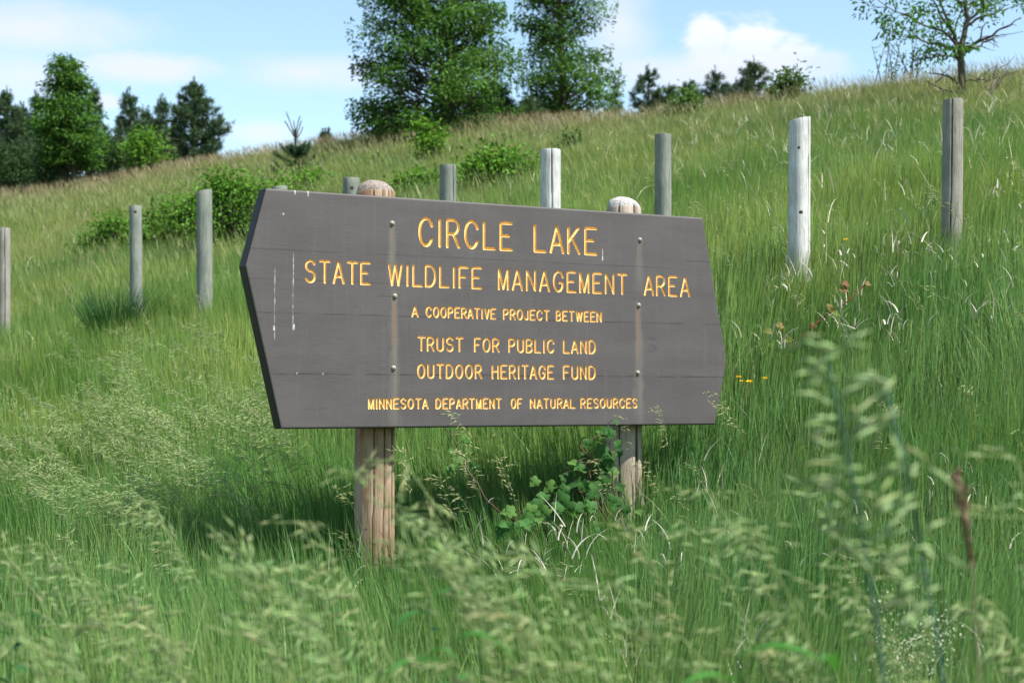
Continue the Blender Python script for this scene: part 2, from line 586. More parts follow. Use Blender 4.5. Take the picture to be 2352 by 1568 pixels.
# planks: slight tone steps and joints
JT = [loc(1145, 597)[1], loc(1145, 660)[1], loc(1145, 732)[1], loc(1145, 862)[1]]
for k, (jz, dk) in enumerate(zip(JT, (0.5, 0.35, 0.7, 0.9))):
    wob = nt.m('ADD', pz, nt.m('MULTIPLY', nt.m('SUBTRACT', nt.noise(nt.scale(oc, (1.0, 1, 0.1)), 3.0 + k, 2), 0.5), 0.010))
    brk = nt.ramp(nt.noise(nt.scale(oc, (1.0, 1, 0.0)), 2.1 + 1.7 * k, 3), 0.38, 0.56)
    c = nt.mix(nt.m('MULTIPLY', nt.m('MULTIPLY', band(wob, jz, 0.0012, 0.003), brk), dk), c, (0.022, 0.018, 0.018))
    c = nt.mix(nt.m('MULTIPLY', band(pz, jz - 0.02, 0.015, 0.02), 0.10), c, (0.06, 0.055, 0.055))
# weather stains under the bolts (run-off with rust)
for bx, by, endy in ((901, 513, 680), (906, 680, 985), (1470, 551, 701), (1467, 701, 978)):
    x0, z0 = loc(bx, by)
    z1 = loc(bx, endy)[1] - (0.12 if by > 600 else -0.03)
    dn = nt.m('DIVIDE', nt.m('SUBTRACT', z0, pz), max(z0 - z1, 0.05))        # 0 at the bolt, 1 at the end
    wid = nt.m('ADD', 0.016, nt.m('MULTIPLY', nt.m('MAXIMUM', dn, 0.0), 0.020 if by > 600 else 0.012))
    wid = nt.m('MULTIPLY', wid, nt.ramp(nt.noise(nt.scale(oc, (6, 1, 5)), 3.0, 4, 0.6), 0.25, 0.75, 0.65, 1.3))
    ax_ = nt.m('DIVIDE', nt.m('ABSOLUTE', nt.m('SUBTRACT', px, x0)), wid)
    k = nt.m('MULTIPLY', nt.ramp(ax_, 0.3, 1.55, 1.0, 0.0), nt.ramp(dn, -0.06, 0.03))
    k = nt.m('MULTIPLY', k, nt.ramp(dn, 0.55, 1.05, 1.0, 0.0))
    k = nt.m('MULTIPLY', k, nt.ramp(streak, 0.3, 0.65, 0.35, 1.0))
    c = nt.mix(nt.m('MULTIPLY', k, 0.62), c, (0.155, 0.142, 0.120))
    kr = nt.m('MULTIPLY', nt.ramp(ax_, 0.1, 0.75, 1.0, 0.0), nt.m('MULTIPLY', nt.ramp(dn, -0.02, 0.02), nt.ramp(dn, 0.1, 0.5, 1.0, 0.0)))
    c = nt.mix(nt.m('MULTIPLY', kr, 0.55 if by > 600 else 0.2), c, (0.17, 0.085, 0.04))
# bird droppings: thin white runs
drip = nt.ramp(nt.noise(nt.scale(oc, (30, 1, 10)), 3.0, 5, 0.65), 0.40, 0.62)
for (x, y0, y1, hw, s_) in ((631, 628, 770, 0.0011, 0.55), (674, 590, 645, 0.0017, 0.75), (673, 645, 752, 0.0012, 0.6), (629, 748, 757, 0.004, 0.9), (675, 745, 756, 0.005, 0.9),
                            (1384, 572, 590, 0.0014, 0.9), (1384, 589, 597, 0.0035, 1.0), (651, 490, 493, 0.004, 0.95), (678, 437, 446, 0.003, 0.8), (708, 437, 450, 0.003, 0.7), (1228, 550, 556, 0.004, 0.7),
                            (682, 856, 858, 0.003, 0.7), (742, 857, 859, 0.006, 0.5)):
    x0, z0 = loc(x, y0)
    x1, z1 = loc(x, y1)
    k = nt.m('MULTIPLY', box(x0 - hw * 0.7, x1 + hw * 0.7, z1, z0, 0.0016, 0.004 if y1 - y0 < 30 else 0.03), nt.ramp(drip, 0, 1, 0.12 if y1 - y0 > 30 else 0.5, 1.0))
    c = nt.mix(nt.m('MULTIPLY', k, s_ * 0.75), c, (0.60, 0.62, 0.62))
xa, za = loc(1560, 597)
xb, zb_ = loc(1634, 603)
zc_ = nt.m('ADD', (za + zb_) / 2, nt.m('MULTIPLY', nt.m('SUBTRACT', nt.noise(nt.scale(oc, (1, 0, 0)), 25.0, 3), 0.5), 0.006))
c = nt.mix(nt.m('MULTIPLY', nt.m('MULTIPLY', band(nt.m('SUBTRACT', pz, zc_), 0.0, 0.0008, 0.0014), nt.ramp(px, xa, xa + 0.1)), 0.95), c, (0.008, 0.007, 0.007))
# dark worn patches
for (x, y, rw, rh, s_) in ((1495, 776, 0.035, 0.010, 0.7), (1498, 800, 0.03, 0.022, 0.45), (1238, 752, 0.004, 0.03, 0.6), (940, 770, 0.003, 0.06, 0.4), (893, 679, 0.05, 0.010, 0.5), (722, 938, 0.05, 0.008, 0.35), (880, 845, 0.04, 0.008, 0.3)):
    x0, z0 = loc(x, y)
    k = nt.m('MULTIPLY', box(x0 - rw * 0.5, x0 + rw * 0.5, z0 - rh * 0.5, z0 + rh * 0.5, rw, rh), nt.ramp(nt.noise(nt.scale(oc, (12, 1, 40)), 3.0, 3), 0.38, 0.6))
    c = nt.mix(nt.m('MULTIPLY', k, s_), c, (0.035, 0.03, 0.03))
c = nt.mix(nt.ramp(speck, 0.70, 0.76, 0, 0.5), c, (0.04, 0.036, 0.036))
bmp = nt.m('ADD', nt.m('MULTIPLY', grain, 0.6), nt.m('MULTIPLY', base_n, 0.5))
finish(nt, c, 0.62, 0.32, bmp, 0.0012)

m_letter, nt = new_mat('yellow_letter_paint')
tc = nt.new('ShaderNodeTexCoord')
n = nt.noise(tc.outputs['Object'], 22.0, 4, 0.6)
c = nt.mix(nt.ramp(n, 0.3, 0.7), (0.76, 0.45, 0.13), (0.84, 0.53, 0.18))
finish(nt, c, 0.55, 0.3)

# front of the board: text strips are fine grids with real grooves, the rest is plain
BEV, THK = 0.010, 0.095
cen_h = HEX.mean(0)


def inset(poly, d):
    poly = np.asarray(poly)
    out = []
    n = len(poly)
    for i in range(n):
        p, q, r = poly[i - 1], poly[i], poly[(i + 1) % n]
        e1, e2 = (q - p) / np.linalg.norm(q - p), (r - q) / np.linalg.norm(r - q)
        n1, n2 = np.array([-e1[1], e1[0]]), np.array([-e2[1], e2[0]])
        if np.dot(n1, cen_h - q) < 0:
            n1, n2 = -n1, -n2
        b = n1 + n2
        out.append(q + b * d / (1 + np.dot(n1, n2)))
    return np.array(out)


panel = MB()
FRONT = [tuple(p) for p in inset(HEX, BEV)]


def flat(poly):
    if len(poly) < 3:
        return
    v = [(p[0], 0.0, p[1]) for p in poly]
    panel.add(v, [list(range(len(v)))[::-1]] if False else [list(range(len(v)))])


strips = []
for words, (xl, tl, bl), (xr, tr, br), gw in LINES:
    gw *= 1.08
    t1 = (loc(xl, tl)[1] + loc(xr, tr)[1]) / 2
    t0 = (loc(xl, bl)[1] + loc(xr, br)[1]) / 2
    segs, cuts = [], []
    hgt = (t1 - t0) - gw
    zb = t0 + gw / 2
    ymid = (tl + bl + tr + br) / 4
    for wd, wl, wr in words:
        s0, s1 = loc(wl, ymid)[0] + gw / 2, loc(wr, ymid)[0] - gw / 2
        cuts.append(s0 - gw)
        gaps = []
        for a, b in zip(wd[:-1], wd[1:]):
            g = 0.30
            if a + b in ('LA', 'AT', 'TA', 'AV', 'VE', 'AR', 'RA', 'TR', 'AK', 'TE', 'AL', 'LD', 'LI', 'RT'):
                g = 0.25
            if a == 'I' or b == 'I':
                g = 0.34
            gaps.append(g)
        tot = sum(GLY[ch][0] for ch in wd) + sum(gaps)
        sc = (s1 - s0) / tot
        cur = s0
        for i, ch in enumerate(wd):
            for pl in GLY[ch][1]:
                pl = np.array(pl, float)
                pl = np.stack([cur + pl[:, 0] * sc, zb + pl[:, 1] * hgt], 1)
                segs += list(zip(pl[:-1], pl[1:]))
            cur += (GLY[ch][0] + (gaps[i] if i < len(gaps) else 0)) * sc
    allp = np.array([p for s in segs for p in s])
    pad = gw / 2 + 0.006
    H_ = 0.0020
    x0, x1 = allp[:, 0].min() - pad, allp[:, 0].max() + pad
    z0, z1 = allp[:, 1].min() - pad, allp[:, 1].max() + pad
    nx_, nz_ = int((x1 - x0) / H_) + 1, int((z1 - z0) / H_) + 1
    gx, gz_ = np.linspace(x0, x1, nx_ + 1), np.linspace(z0, z1, nz_ + 1)
    A, B = np.meshgrid(gx, gz_)
    D = np.full(A.shape, 9.0)
    DX, DZ = np.zeros(A.shape), np.zeros(A.shape)
    for p, q in segs:
        mg = gw
        i0, i1 = np.searchsorted(gx, min(p[0], q[0]) - mg), np.searchsorted(gx, max(p[0], q[0]) + mg)
        j0, j1 = np.searchsorted(gz_, min(p[1], q[1]) - mg), np.searchsorted(gz_, max(p[1], q[1]) + mg)
        a, b = A[j0:j1, i0:i1], B[j0:j1, i0:i1]
        e = q - p
        l2 = max(np.dot(e, e), 1e-12)
        t = np.clip(((a - p[0]) * e[0] + (b - p[1]) * e[1]) / l2, 0, 1)
        ex, ez = a - p[0] - t * e[0], b - p[1] - t * e[1]
        dd = np.hypot(ex, ez)
        mk = dd < D[j0:j1, i0:i1]
        D[j0:j1, i0:i1][mk] = dd[mk]
        DX[j0:j1, i0:i1][mk] = (ex / (dd + 1e-9))[mk]
        DZ[j0:j1, i0:i1][mk] = (ez / (dd + 1e-9))[mk]
    r_ = gw / 2
    near = np.abs(D - r_) < 0.55 * H_
    A2 = A + np.where(near, DX * (r_ - D), 0)
    B2 = B + np.where(near, DZ * (r_ - D), 0)
    D2 = np.where(near, r_, D)
    dep = np.where(D2 < r_ - 1e-9, 1.15 * r_ * np.sqrt(np.clip(1 - (D2 / r_) ** 2, 0, 1)), 0.0)
    V = np.stack([A2, dep, B2], -1).reshape(-1, 3)
    ii = np.arange((nx_ + 1) * (nz_ + 1)).reshape(nz_ + 1, nx_ + 1)
    Q = np.stack([ii[:-1, :-1], ii[:-1, 1:], ii[1:, 1:], ii[1:, :-1]], -1).reshape(-1, 4)
    ins = (D2.ravel()[Q] <= r_ + 1e-7).sum(1) == 4
    ins &= D2.ravel()[Q].mean(1) < r_ - 1e-6

    def sub(qs):
        u, inv = np.unique(qs, return_inverse=True)
        return V[u], inv.reshape(qs.shape)
    qx = V[Q[:, 0], 0]
    cuts.append(9.0)
    for c0_, c1_ in zip(cuts[:-1], cuts[1:]):
        lv, lf = sub(Q[ins & (qx >= c0_) & (qx < c1_)])
        MB().add(lv, lf).build('lettering', m_letter, sign, smooth=True)
    pv, pf = sub(Q[~ins])
    panel.add(pv, pf)
    strips.append((x0, x1, z0, z1))

strips.sort(key=lambda s: -s[2])
top = TT - ZB + 1
cur_hi = top
for (x0, x1, z0, z1) in strips:
    flat(clip_poly(clip_poly(FRONT, 1, cur_hi, False), 1, z1, True))
    row = clip_poly(clip_poly(FRONT, 1, z1, False), 1, z0, True)
    flat(clip_poly(row, 0, x0, False))
    flat(clip_poly(row, 0, x1, True))
    cur_hi = z0
flat(clip_poly(FRONT, 1, cur_hi, False))
# rounded edge, sides and back
rings = [(BEV, 0.0), (BEV * 0.62, BEV * 0.08), (BEV * 0.29, BEV * 0.29), (BEV * 0.08, BEV * 0.62), (0.0, BEV), (0.0, THK - 0.004), (0.004, THK)]
n = len(HEX)
edge = MB()
for (d0, y0), (d1, y1) in zip(rings[:-1], rings[1:]):
    a, b = inset(HEX, d0), inset(HEX, d1)
    v = [(p[0], y0, p[1]) for p in a] + [(p[0], y1, p[1]) for p in b]
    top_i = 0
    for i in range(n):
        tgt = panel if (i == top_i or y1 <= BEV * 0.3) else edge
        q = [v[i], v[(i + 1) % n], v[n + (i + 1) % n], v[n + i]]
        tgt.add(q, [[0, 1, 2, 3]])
m_edge, nt = new_mat('painted_edge_shade')  # shade on the board's sides put in as near-black colour; lit top left out
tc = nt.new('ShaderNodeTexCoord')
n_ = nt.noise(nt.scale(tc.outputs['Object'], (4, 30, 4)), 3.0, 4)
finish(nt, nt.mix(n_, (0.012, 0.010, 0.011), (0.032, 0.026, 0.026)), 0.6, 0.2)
edge.build('shaded_sides', m_edge, sign)
panel.add([(p[0], THK, p[1]) for p in inset(HEX, 0.004)], [list(range(n))])
panel.build('panel', m_panel, sign)

# bolts
m_bolt, nt = new_mat('painted_bolt_head')
tc = nt.new('ShaderNodeTexCoord')
n_ = nt.noise(tc.outputs['Object'], 180.0, 3)
finish(nt, nt.mix(nt.ramp(n_, 0.45, 0.7), (0.34, 0.295, 0.26), (0.22, 0.145, 0.105)), 0.5, 0.4)
m_dark, nt = new_mat('dark_recess')
finish(nt, (0.02, 0.014, 0.01), 0.8, 0.2)


def lathe(mb, prof, n=20, c=(0, 0, 0)):
    """profile of (radius, depth); axis along -y (out of the board)"""
    th = np.linspace(0, 2 * math.pi, n, endpoint=False)
    v = [(c[0] + r * math.cos(a), c[1] + y, c[2] + r * math.sin(a)) for r, y in prof for a in th]
    f = [[i * n + j, i * n + (j + 1) % n, (i + 1) * n + (j + 1) % n, (i + 1) * n + j] for i in range(len(prof) - 1) for j in range(n)]
    mb.add(v, f)


for bx, by in ((901, 513), (907, 680), (904, 845), (1470, 551), (1467, 701), (1465, 856)):
    x0, z0 = loc(bx, by)
    mb = MB()
    lathe(mb, [(0.0125, 0.001), (0.0125, -0.0015), (0.0098, -0.003), (0.0095, -0.005), (0.0075, -0.0085), (0.004, -0.0105), (0.0026, -0.0108), (0.0026, -0.006)], 20, (x0, 0, z0))
    bolt = mb.build('bolt', m_bolt, sign, smooth=True)
    mb = MB()
    lathe(mb, [(0.0027, -0.0095), (0.0001, -0.0095)], 12, (x0, 0, z0))
    mb.build('socket', m_dark, bolt)


# ------------------------------------------------------------------ round timber
def wood_material(name, c0, c1, crack=(0.03, 0.025, 0.02), patch=None, pk=0.0, sc=1.0):
    m, nt = new_mat(name)
    tc = nt.new('ShaderNodeTexCoord')
    oc = tc.outputs['Object']
    g = nt.noise(nt.scale(oc, (22 * sc, 22 * sc, 1.1)), 2.4, 6, 0.62)
    b = nt.noise(nt.scale(oc, (5, 5, 2.2)), 1.3, 4, 0.6)
    f_ = nt.noise(nt.scale(oc, (70 * sc, 70 * sc, 3)), 2.0, 3, 0.6)
    sp = nt.noise(oc, 70.0, 3, 0.6)
    c = nt.mix(nt.ramp(b, 0.35, 0.65), c0, c1)
    if patch:
        c = nt.mix(nt.ramp(nt.noise(nt.scale(oc, (6, 6, 1.6)), 1.7, 4, 0.6), 0.52, 0.66, 0, pk), c, patch)
    c = nt.mix(nt.ramp(g, 0.52, 0.75, 0, 0.6), c, tuple(q * 0.45 for q in c0))
    c = nt.mix(nt.ramp(f_, 0.58, 0.7, 0, 0.55), c, crack)
    c = nt.mix(nt.ramp(sp, 0.6, 0.72, 0, 0.35), c, tuple(min(1, q * 1.5) for q in c1))
    ca = nt.new('ShaderNodeAttribute', attribute_name='tint')
    c = nt.mix(1.0, c, ca.outputs[0], 'MULTIPLY')
    hgt = nt.m('ADD', nt.m('MULTIPLY', g, -0.7), nt.m('MULTIPLY', f_, -0.5))
    finish(nt, c, 0.88, 0.12, hgt, 0.006)
    return m


def end_grain_material(name, c0, c1):
    m, nt = new_mat(name)
    tc = nt.new('ShaderNodeTexCoord')
    v = nt.new('ShaderNodeTexVoronoi')
    nt.l.new(tc.outputs['Object'], v.inputs['Vector'])
    v.inputs['Scale'].default_value = 230.0
    n = nt.noise(tc.outputs['Object'], 22.0, 4)
    c = nt.mix(nt.ramp(v.outputs[0], 0.25, 0.6), c1, c0)
    c = nt.mix(nt.ramp(n, 0.45, 0.7, 0, 0.5), c, tuple(0.55 * q for q in c1))
    finish(nt, c, 0.9, 0.1, nt.m('MULTIPLY', v.outputs[0], -1), 0.002)
    return m


def post_mesh(r, h, top='flat', tilt=(0, 0), cracks=(), seed=0, taper=0.04, lean=(0, 0), nseg=96, nz=34, wob=0.012):
    rng = np.random.default_rng(seed)
    th = np.linspace(0, 2 * math.pi, nseg, endpoint=False)
    zz = np.concatenate([np.linspace(0, h - 0.012, nz), [h - 0.004]])
    k = rng.normal(size=4)
    R = r * (1 + taper * (1 - zz / h))[:, None] * (1 + wob * (k[0] * np.cos(2 * th + 1) + k[1] * np.cos(3 * th) + k[2] * np.sin(5 * th))[None, :])
    R = R * (1 + 0.010 * np.sin(zz * 7 + k[3])[:, None] * np.cos(th + k[2])[None, :])
    for (a, wd, dp, z0) in cracks:
        da = np.abs((th[None, :] - a - 0.06 * np.sin(zz * 3.1 + a)[:, None] + math.pi) % (2 * math.pi) - math.pi)
        R = R - dp * np.clip(1 - da / wd, 0, 1) * (zz > z0)[:, None]
    tint = np.ones_like(R)
    for (a, wd, dp, z0) in cracks:
        da = np.abs((th[None, :] - a - 0.06 * np.sin(zz * 3.1 + a)[:, None] + math.pi) % (2 * math.pi) - math.pi)
        tint *= np.where((da < wd * 0.55) & (zz > z0)[:, None], 0.12, 1.0)
    R[-1] *= 0.965
    x, y = R * np.cos(th), R * np.sin(th)
    z = np.repeat(zz[:, None], nseg, 1)
    if top != 'dome':
        z = z + (tilt[0] * x + tilt[1] * y) * np.clip((zz / h) ** 12, 0, 1)[:, None]
    x = x + lean[0] * z
    y = y + lean[1] * z
    side = np.stack([x, y, z], -1)
    nz_ = len(zz)
    i = np.arange(nz_ - 1)[:, None] * nseg
    j = np.arange(nseg)[None, :]
    k2 = (j + 1) % nseg
    f = np.stack([i + j, i + k2, i + nseg + k2, i + nseg + j], -1).reshape(-1, 4)
    s = MB().add(side.reshape(-1, 3), f, np.repeat(tint.reshape(-1, 1), 3, 1))
    # end
    t = MB()
    ring = side[-1]
    cc = ring.mean(0)
    fr = [1.0, 0.8, 0.55, 0.3, 0.02] if top != 'dome' else [1.0, 0.94, 0.84, 0.7, 0.5, 0.26, 0.02]
    pr = []
    for q in fr:
        rm = np.linalg.norm((ring - cc)[:, :2], axis=1)
        k_ = (1 - q) if top != 'dome' else min(1.0, (1 - q) * 9)
        v = cc + (ring - cc) * (q * ((1 - k_) + k_ * np.median(rm) / rm))[:, None]
        if top == 'dome':
            v[:, 2] = ring[:, 2] + r * 0.62 * math.sqrt(1 - q * q * 0.999) + tilt[0] * (v[:, 0] - cc[0]) + tilt[1] * (v[:, 1] - cc[1]) - (tilt[0] * (ring[:, 0] - cc[0]) + tilt[1] * (ring[:, 1] - cc[1])) * 0
            if q == 1.0:
                v[:, 2] = ring[:, 2]
        else:
            v[:, 2] += 0.003 * (1 - q) + rng.normal(size=nseg) * 0.0008 * (q < 1)
        pr.append(v)
    V = np.array(pr).reshape(-1, 3)
    n_ = len(fr)
    i = np.arange(n_ - 1)[:, None] * nseg
    f = np.stack([i + j, i + k2, i + nseg + k2, i + nseg + j], -1).reshape(-1, 4)
    t.add(V, f)
    return s, t


# sign posts: parts of the sign, behind the board
m_brownpost = wood_material('brown_weathered_post', (0.25, 0.165, 0.105), (0.38, 0.285, 0.20), patch=(0.19, 0.085, 0.045), pk=0.6)
m_greypost = wood_material('grey_weathered_post', (0.29, 0.235, 0.18), (0.42, 0.36, 0.29), patch=(0.22, 0.19, 0.16), pk=0.4)
m_end_brown = end_grain_material('weathered_end_grain', (0.12, 0.09, 0.075), (0.44, 0.385, 0.345))
m_end_grey = end_grain_material('pale_end_grain', (0.20, 0.19, 0.18), (0.62, 0.61, 0.58))
Rw = np.array([AX, -NRM, [0, 0, 1]])                     # rows: local axes in world
for (xl, xr, ytop, mt, me_, crk, sd) in ((818, 905, 417, m_brownpost, m_end_brown, ((-0.95, 0.11, 0.02, 0.0), (-2.05, 0.06, 0.008, 0.2), (-1.5, 0.06, 0.012, 0.1), (-1.2, 0.05, 0.01, 0.3)), 3), (1390, 1478, 455, m_greypost, m_end_grey, ((-1.35, 0.15, 0.03, 0.0), (-2.4, 0.06, 0.01, 0.0), (-0.8, 0.05, 0.01, 0.2)), 5)):
    sx0, _ = loc((xl + xr) / 2, 970)
    rr = 0.093
    w_ = ORG + AX * sx0 - NRM * (THK + rr + 0.004)
    gzv = float(gz(w_[0], w_[1]))
    # keep the post on the line of sight of its middle, behind the board
    r = ray((xl + xr) / 2, 1000)
    o = np.array([0, 0, CZ])
    kk = np.dot(w_ - o, NRM) / np.dot(r, NRM)
    w_ = o + r * kk
    gzv = float(gz(w_[0], w_[1]))
    lx, ly = np.dot(w_ - ORG, AX), -np.dot(w_ - ORG, NRM)
    ztop = at((xl + xr) / 2, ytop, w_[1])[2]
    hh = ztop - gzv + 0.25 - rr * 0.5
    s, t = post_mesh(rr, hh, 'dome', (-0.05, 0.1), crk, sd, 0.03)
    p = s.build('post', mt, sign, smooth=True)
    p.location = (lx, ly, gzv - 0.25 - ZB)
    e = t.build('post_top', me_, p, smooth=True)
    p['label'] = 'reddish brown cracked round post' if xl < 1000 else 'grey round post with a deep split'

# the row of posts on the bank
POSTS = [   # photo x of the top, x of the foot, top y, width there, depth, colour, label, options
    (2196, 2186, 228, 46, 10.05, 'tan', 'grey brown round post at the right end of the row, below the sparse tree', dict(tilt=(0.05, 0.0), cracks=((-2.0, 0.09, 0.008, 0.0),))),
    (1840, 1834, 276, 49, 10.45, 'silver', 'pale silver round post with two dark knots, standing clear to the right of the sign', dict(tilt=(0.22, 0.0), cracks=((-0.7, 0.08, 0.006, 0.3),))),
    (1525, 1523, 308, 38, 11.3, 'green', 'greenish grey round post rising behind the right corner of the sign', dict(tilt=(0, 0))),
    (1265, 1264, 343, 46, 12.0, 'silver', 'whitish round post split down the middle, above the middle of the sign', dict(tilt=(0, 0), cracks=((-1.5, 0.1, 0.014, 0.0),))),
    (1028, 1028, 378, 38, 12.8, 'green', 'greenish grey round post cracked near its right edge, above the first word', dict(tilt=(0, 0.03), cracks=((-0.75, 0.1, 0.012, 0.0),))),
    (805, 805, 408, 38, 13.6, 'green', 'pale green post top with one round knot, beside the domed brown sign post', dict(tilt=(0, 0.03))),
    (640, 640, 428, 36, 14.3, 'green', 'post of which only the top shows over the left corner of the sign', dict(tilt=(0.1, 0))),
    (466, 470, 440, 35, 15.0, 'green', 'blue green round post with slanted white top and flaking brown patches, left of the sign', dict(tilt=(0.2, 0))),
    (308, 314, 472, 28, 15.7, 'green', 'slim grey round post standing by the dark clump of grass', dict(tilt=(0, 0))),
    (6, 10, 523, 27, 16.5, 'tan', 'grey round post at the left edge of the photo', dict(tilt=(0, 0), cracks=((-1.2, 0.1, 0.01, 0.0),))),
]
PM = {
    'tan': wood_material('tan_grey_post', (0.18, 0.17, 0.145), (0.265, 0.255, 0.225), patch=(0.18, 0.13, 0.095), pk=0.35),
    'silver': wood_material('silver_post', (0.38, 0.385, 0.375), (0.54, 0.545, 0.535), patch=(0.33, 0.31, 0.29), pk=0.45),
    'green': wood_material('green_grey_post', (0.14, 0.16, 0.14), (0.215, 0.235, 0.205), patch=(0.25, 0.16, 0.115), pk=0.45),
}
PE = {'tan': end_grain_material('tan_end', (0.2, 0.17, 0.14), (0.4, 0.36, 0.31)), 'silver': end_grain_material('silver_end', (0.3, 0.28, 0.26), (0.66, 0.65, 0.62)),
      'green': end_grain_material('green_end', (0.2, 0.19, 0.16), (0.55, 0.55, 0.5))}
m_knot, nt = new_mat('knot_wood')
finish(nt, (0.055, 0.038, 0.028), 0.9, 0.1)
KNOTS = {1840: ((-4, 343, 5), (0, 490, 5.5)), 805: ((3, 434, 5),), 308: ((2, 488, 4),)}
for i, (xt, xb, yt, wd, d, ck, lab, op) in enumerate(POSTS):
    r = wd / F * d / 2
    b = on_ground(xb, d)
    ztop = at(xt, yt, d)[2] + (0.01 if op.get('tilt', (0, 0))[0] > 0.1 else 0)
    h = ztop - b[2] + 0.3
    dx = (xt - xb) / F * d
    t_ = thing('wooden_post', lab, 'post', (b[0], b[1], b[2] - 0.3), 0, 'wooden posts standing in a row on the bank')
    s, tp = post_mesh(r, h, 'flat', op.get('tilt', (0, 0)), op.get('cracks', ()), 20 + i, 0.06, (dx / h, 0))
    s.build('shaft', PM[ck], t_, smooth=True)
    tp.build('cut_top', PE[ck], t_)
    for (kx, ky, kr) in KNOTS.get(xt, ()):
        kz = at(xt, ky, d)[2] - (b[2] - 0.3)
        X = kx / F * d
        rr = r * (1 + 0.06 * (1 - kz / h))
        Yf = -math.sqrt(max(rr * rr - X * X, 0))
        mb = MB()
        q = kr / F * d * 0.75
        lathe(mb, [(q * 1.3, 0.004), (q * 0.9, -0.001), (q * 0.5, -0.0022), (0.0005, -0.0024)], 14, (X + dx * kz / h, Yf - 0.001, kz))
        kn = mb.build('knot', m_knot, t_, smooth=True)


# ------------------------------------------------------------------ trees, shrubs
def span(prof, h):
    ks = np.array(prof)
    return np.interp(h, ks[:, 0], ks[:, 1]), np.interp(h, ks[:, 0], ks[:, 2])


def broadleaf(name, label, cat, base, prof, trunk_r, n_cl, per, L, W, col, seed, group=None, cl=0.5, trunk_top=0.8, lean=0.0, bark=None, depth_k=1.0, col2=None, droop=0.3, hole=0.0):
    """prof: rows (height over base, left reach, right reach); clumps of leaves on limbs from a tapered trunk"""
    rng = np.random.default_rng(seed)
    t = thing(name, label, cat, base, 0, group)
    hs = np.array([p[0] for p in prof])
    H = hs.max()
    tr = MB()
    npt = 12
    tz = np.linspace(-0.15, H * trunk_top, npt)
    path = np.stack([lean * tz + 0.05 * np.sin(tz * 1.3 + seed), 0.05 * np.cos(tz * 1.1 + seed), tz], 1)
    tube(tr, path, trunk_r * np.linspace(1.15, 0.22, npt), 9)
    cr = MB()
    hh, ok = [], []
    cand = rng.uniform(hs.min(), H, n_cl * 5)
    l_, r_ = span(prof, cand)
    wgt = np.maximum(l_ + r_, 0.05)
    pick = rng.choice(len(cand), n_cl, replace=False, p=wgt / wgt.sum())
    h = cand[pick]
    l_, r_ = l_[pick], r_[pick]
    cx, rad = (r_ - l_) / 2, (r_ + l_) / 2
    th = rng.uniform(0, 2 * math.pi, n_cl)
    q = np.sqrt(rng.uniform(0.04, 1, n_cl)) * 0.93
    cen = np.stack([cx + rad * q * np.cos(th), rad * depth_k * q * np.sin(th), h], 1)
    for k in range(n_cl):
        c = cen[k]
        hz = max(0.25 * H * 0.3, c[2] - rng.uniform(0.35, 0.8) * (math.hypot(c[0], c[1]) + 0.3))
        hz = min(hz, H * trunk_top * 0.97)
        p0 = np.array([np.interp(hz, tz, path[:, 0]), np.interp(hz, tz, path[:, 1]), hz])
        mid = (p0 + c) / 2 + np.array([0, 0, -0.08 * np.linalg.norm(c - p0)]) + rng.normal(size=3) * 0.05
        rb = trunk_r * (0.10 + 0.22 * rng.random() ** 2)
        tube(tr, bez(p0, mid, c, 5), np.linspace(rb, rb * 0.25, 5), 5)
        s = cl * rng.uniform(0.55, 1.25)
        m = max(4, int(per * rng.uniform(0.5, 1.4) * (s / cl) ** 1.5))
        off = np.clip(rng.normal(size=(m, 3)), -1.6, 1.6) * np.array([s, s, s * 0.42]) * 0.45
        # a few drooping sprays
        base_c = np.array(col if col2 is None or rng.random() < 0.6 else col2) * rng.uniform(0.7, 1.35)
        out = off.copy()
        out[:, 2] *= 0.5
        leaves(cr, c + off, L, W, rng, base_c, up=0.7, droop=droop, dirs=out / (np.linalg.norm(out, axis=1)[:, None] + 1e-6))
    tr.build('trunk', bark or M_BARK, t, smooth=True)
    cr.build('crown', M_LEAF, t)
    return t


def px_prof(base, depth, rows):
    """rows of photo (y, x left, x right) at a depth -> metres round the base"""
    bx = base[0]
    out = []
    for y, xl, xr in rows:
        p0, p1 = at(xl, y, depth), at(xr, y, depth)
        out.append((p0[2] - base[2], bx - p0[0], p1[0] - bx))
    out.sort()
    return out


ASH, ASH2 = (0.052, 0.125, 0.026), (0.080, 0.170, 0.032)
b = on_ground(1030, 40)
broadleaf('ash_tree', 'large dark green broadleaf tree with bare trunk, left one of the pair on the ridge', 'tree', b,
          px_prof(b, 40, [(-170, 980, 1060), (-90, 880, 1130), (0, 846, 1132), (60, 832, 1170), (120, 812, 1195), (180, 808, 1205), (240, 778, 1215), (285, 796, 1150), (318, 850, 1050)]),
          0.16, 255, 165, 0.12, 0.055, ASH, 11, 'pair of tall broadleaf trees on the ridge', 0.74, 0.93, col2=ASH2)
b = on_ground(1290, 46)
broadleaf('ash_tree', 'large airy broadleaf tree with sky showing through, right one of the pair on the ridge', 'tree', b,
          px_prof(b, 46, [(-130, 1225, 1330), (-60, 1195, 1365), (0, 1190, 1378), (60, 1195, 1384), (120, 1200, 1388), (180, 1190, 1412), (230, 1205, 1420), (272, 1230, 1405)]),
          0.15, 165, 135, 0.125, 0.056, ASH, 12, 'pair of tall broadleaf trees on the ridge', 0.72, 0.95, col2=ASH2)
b = on_ground(160, 46)
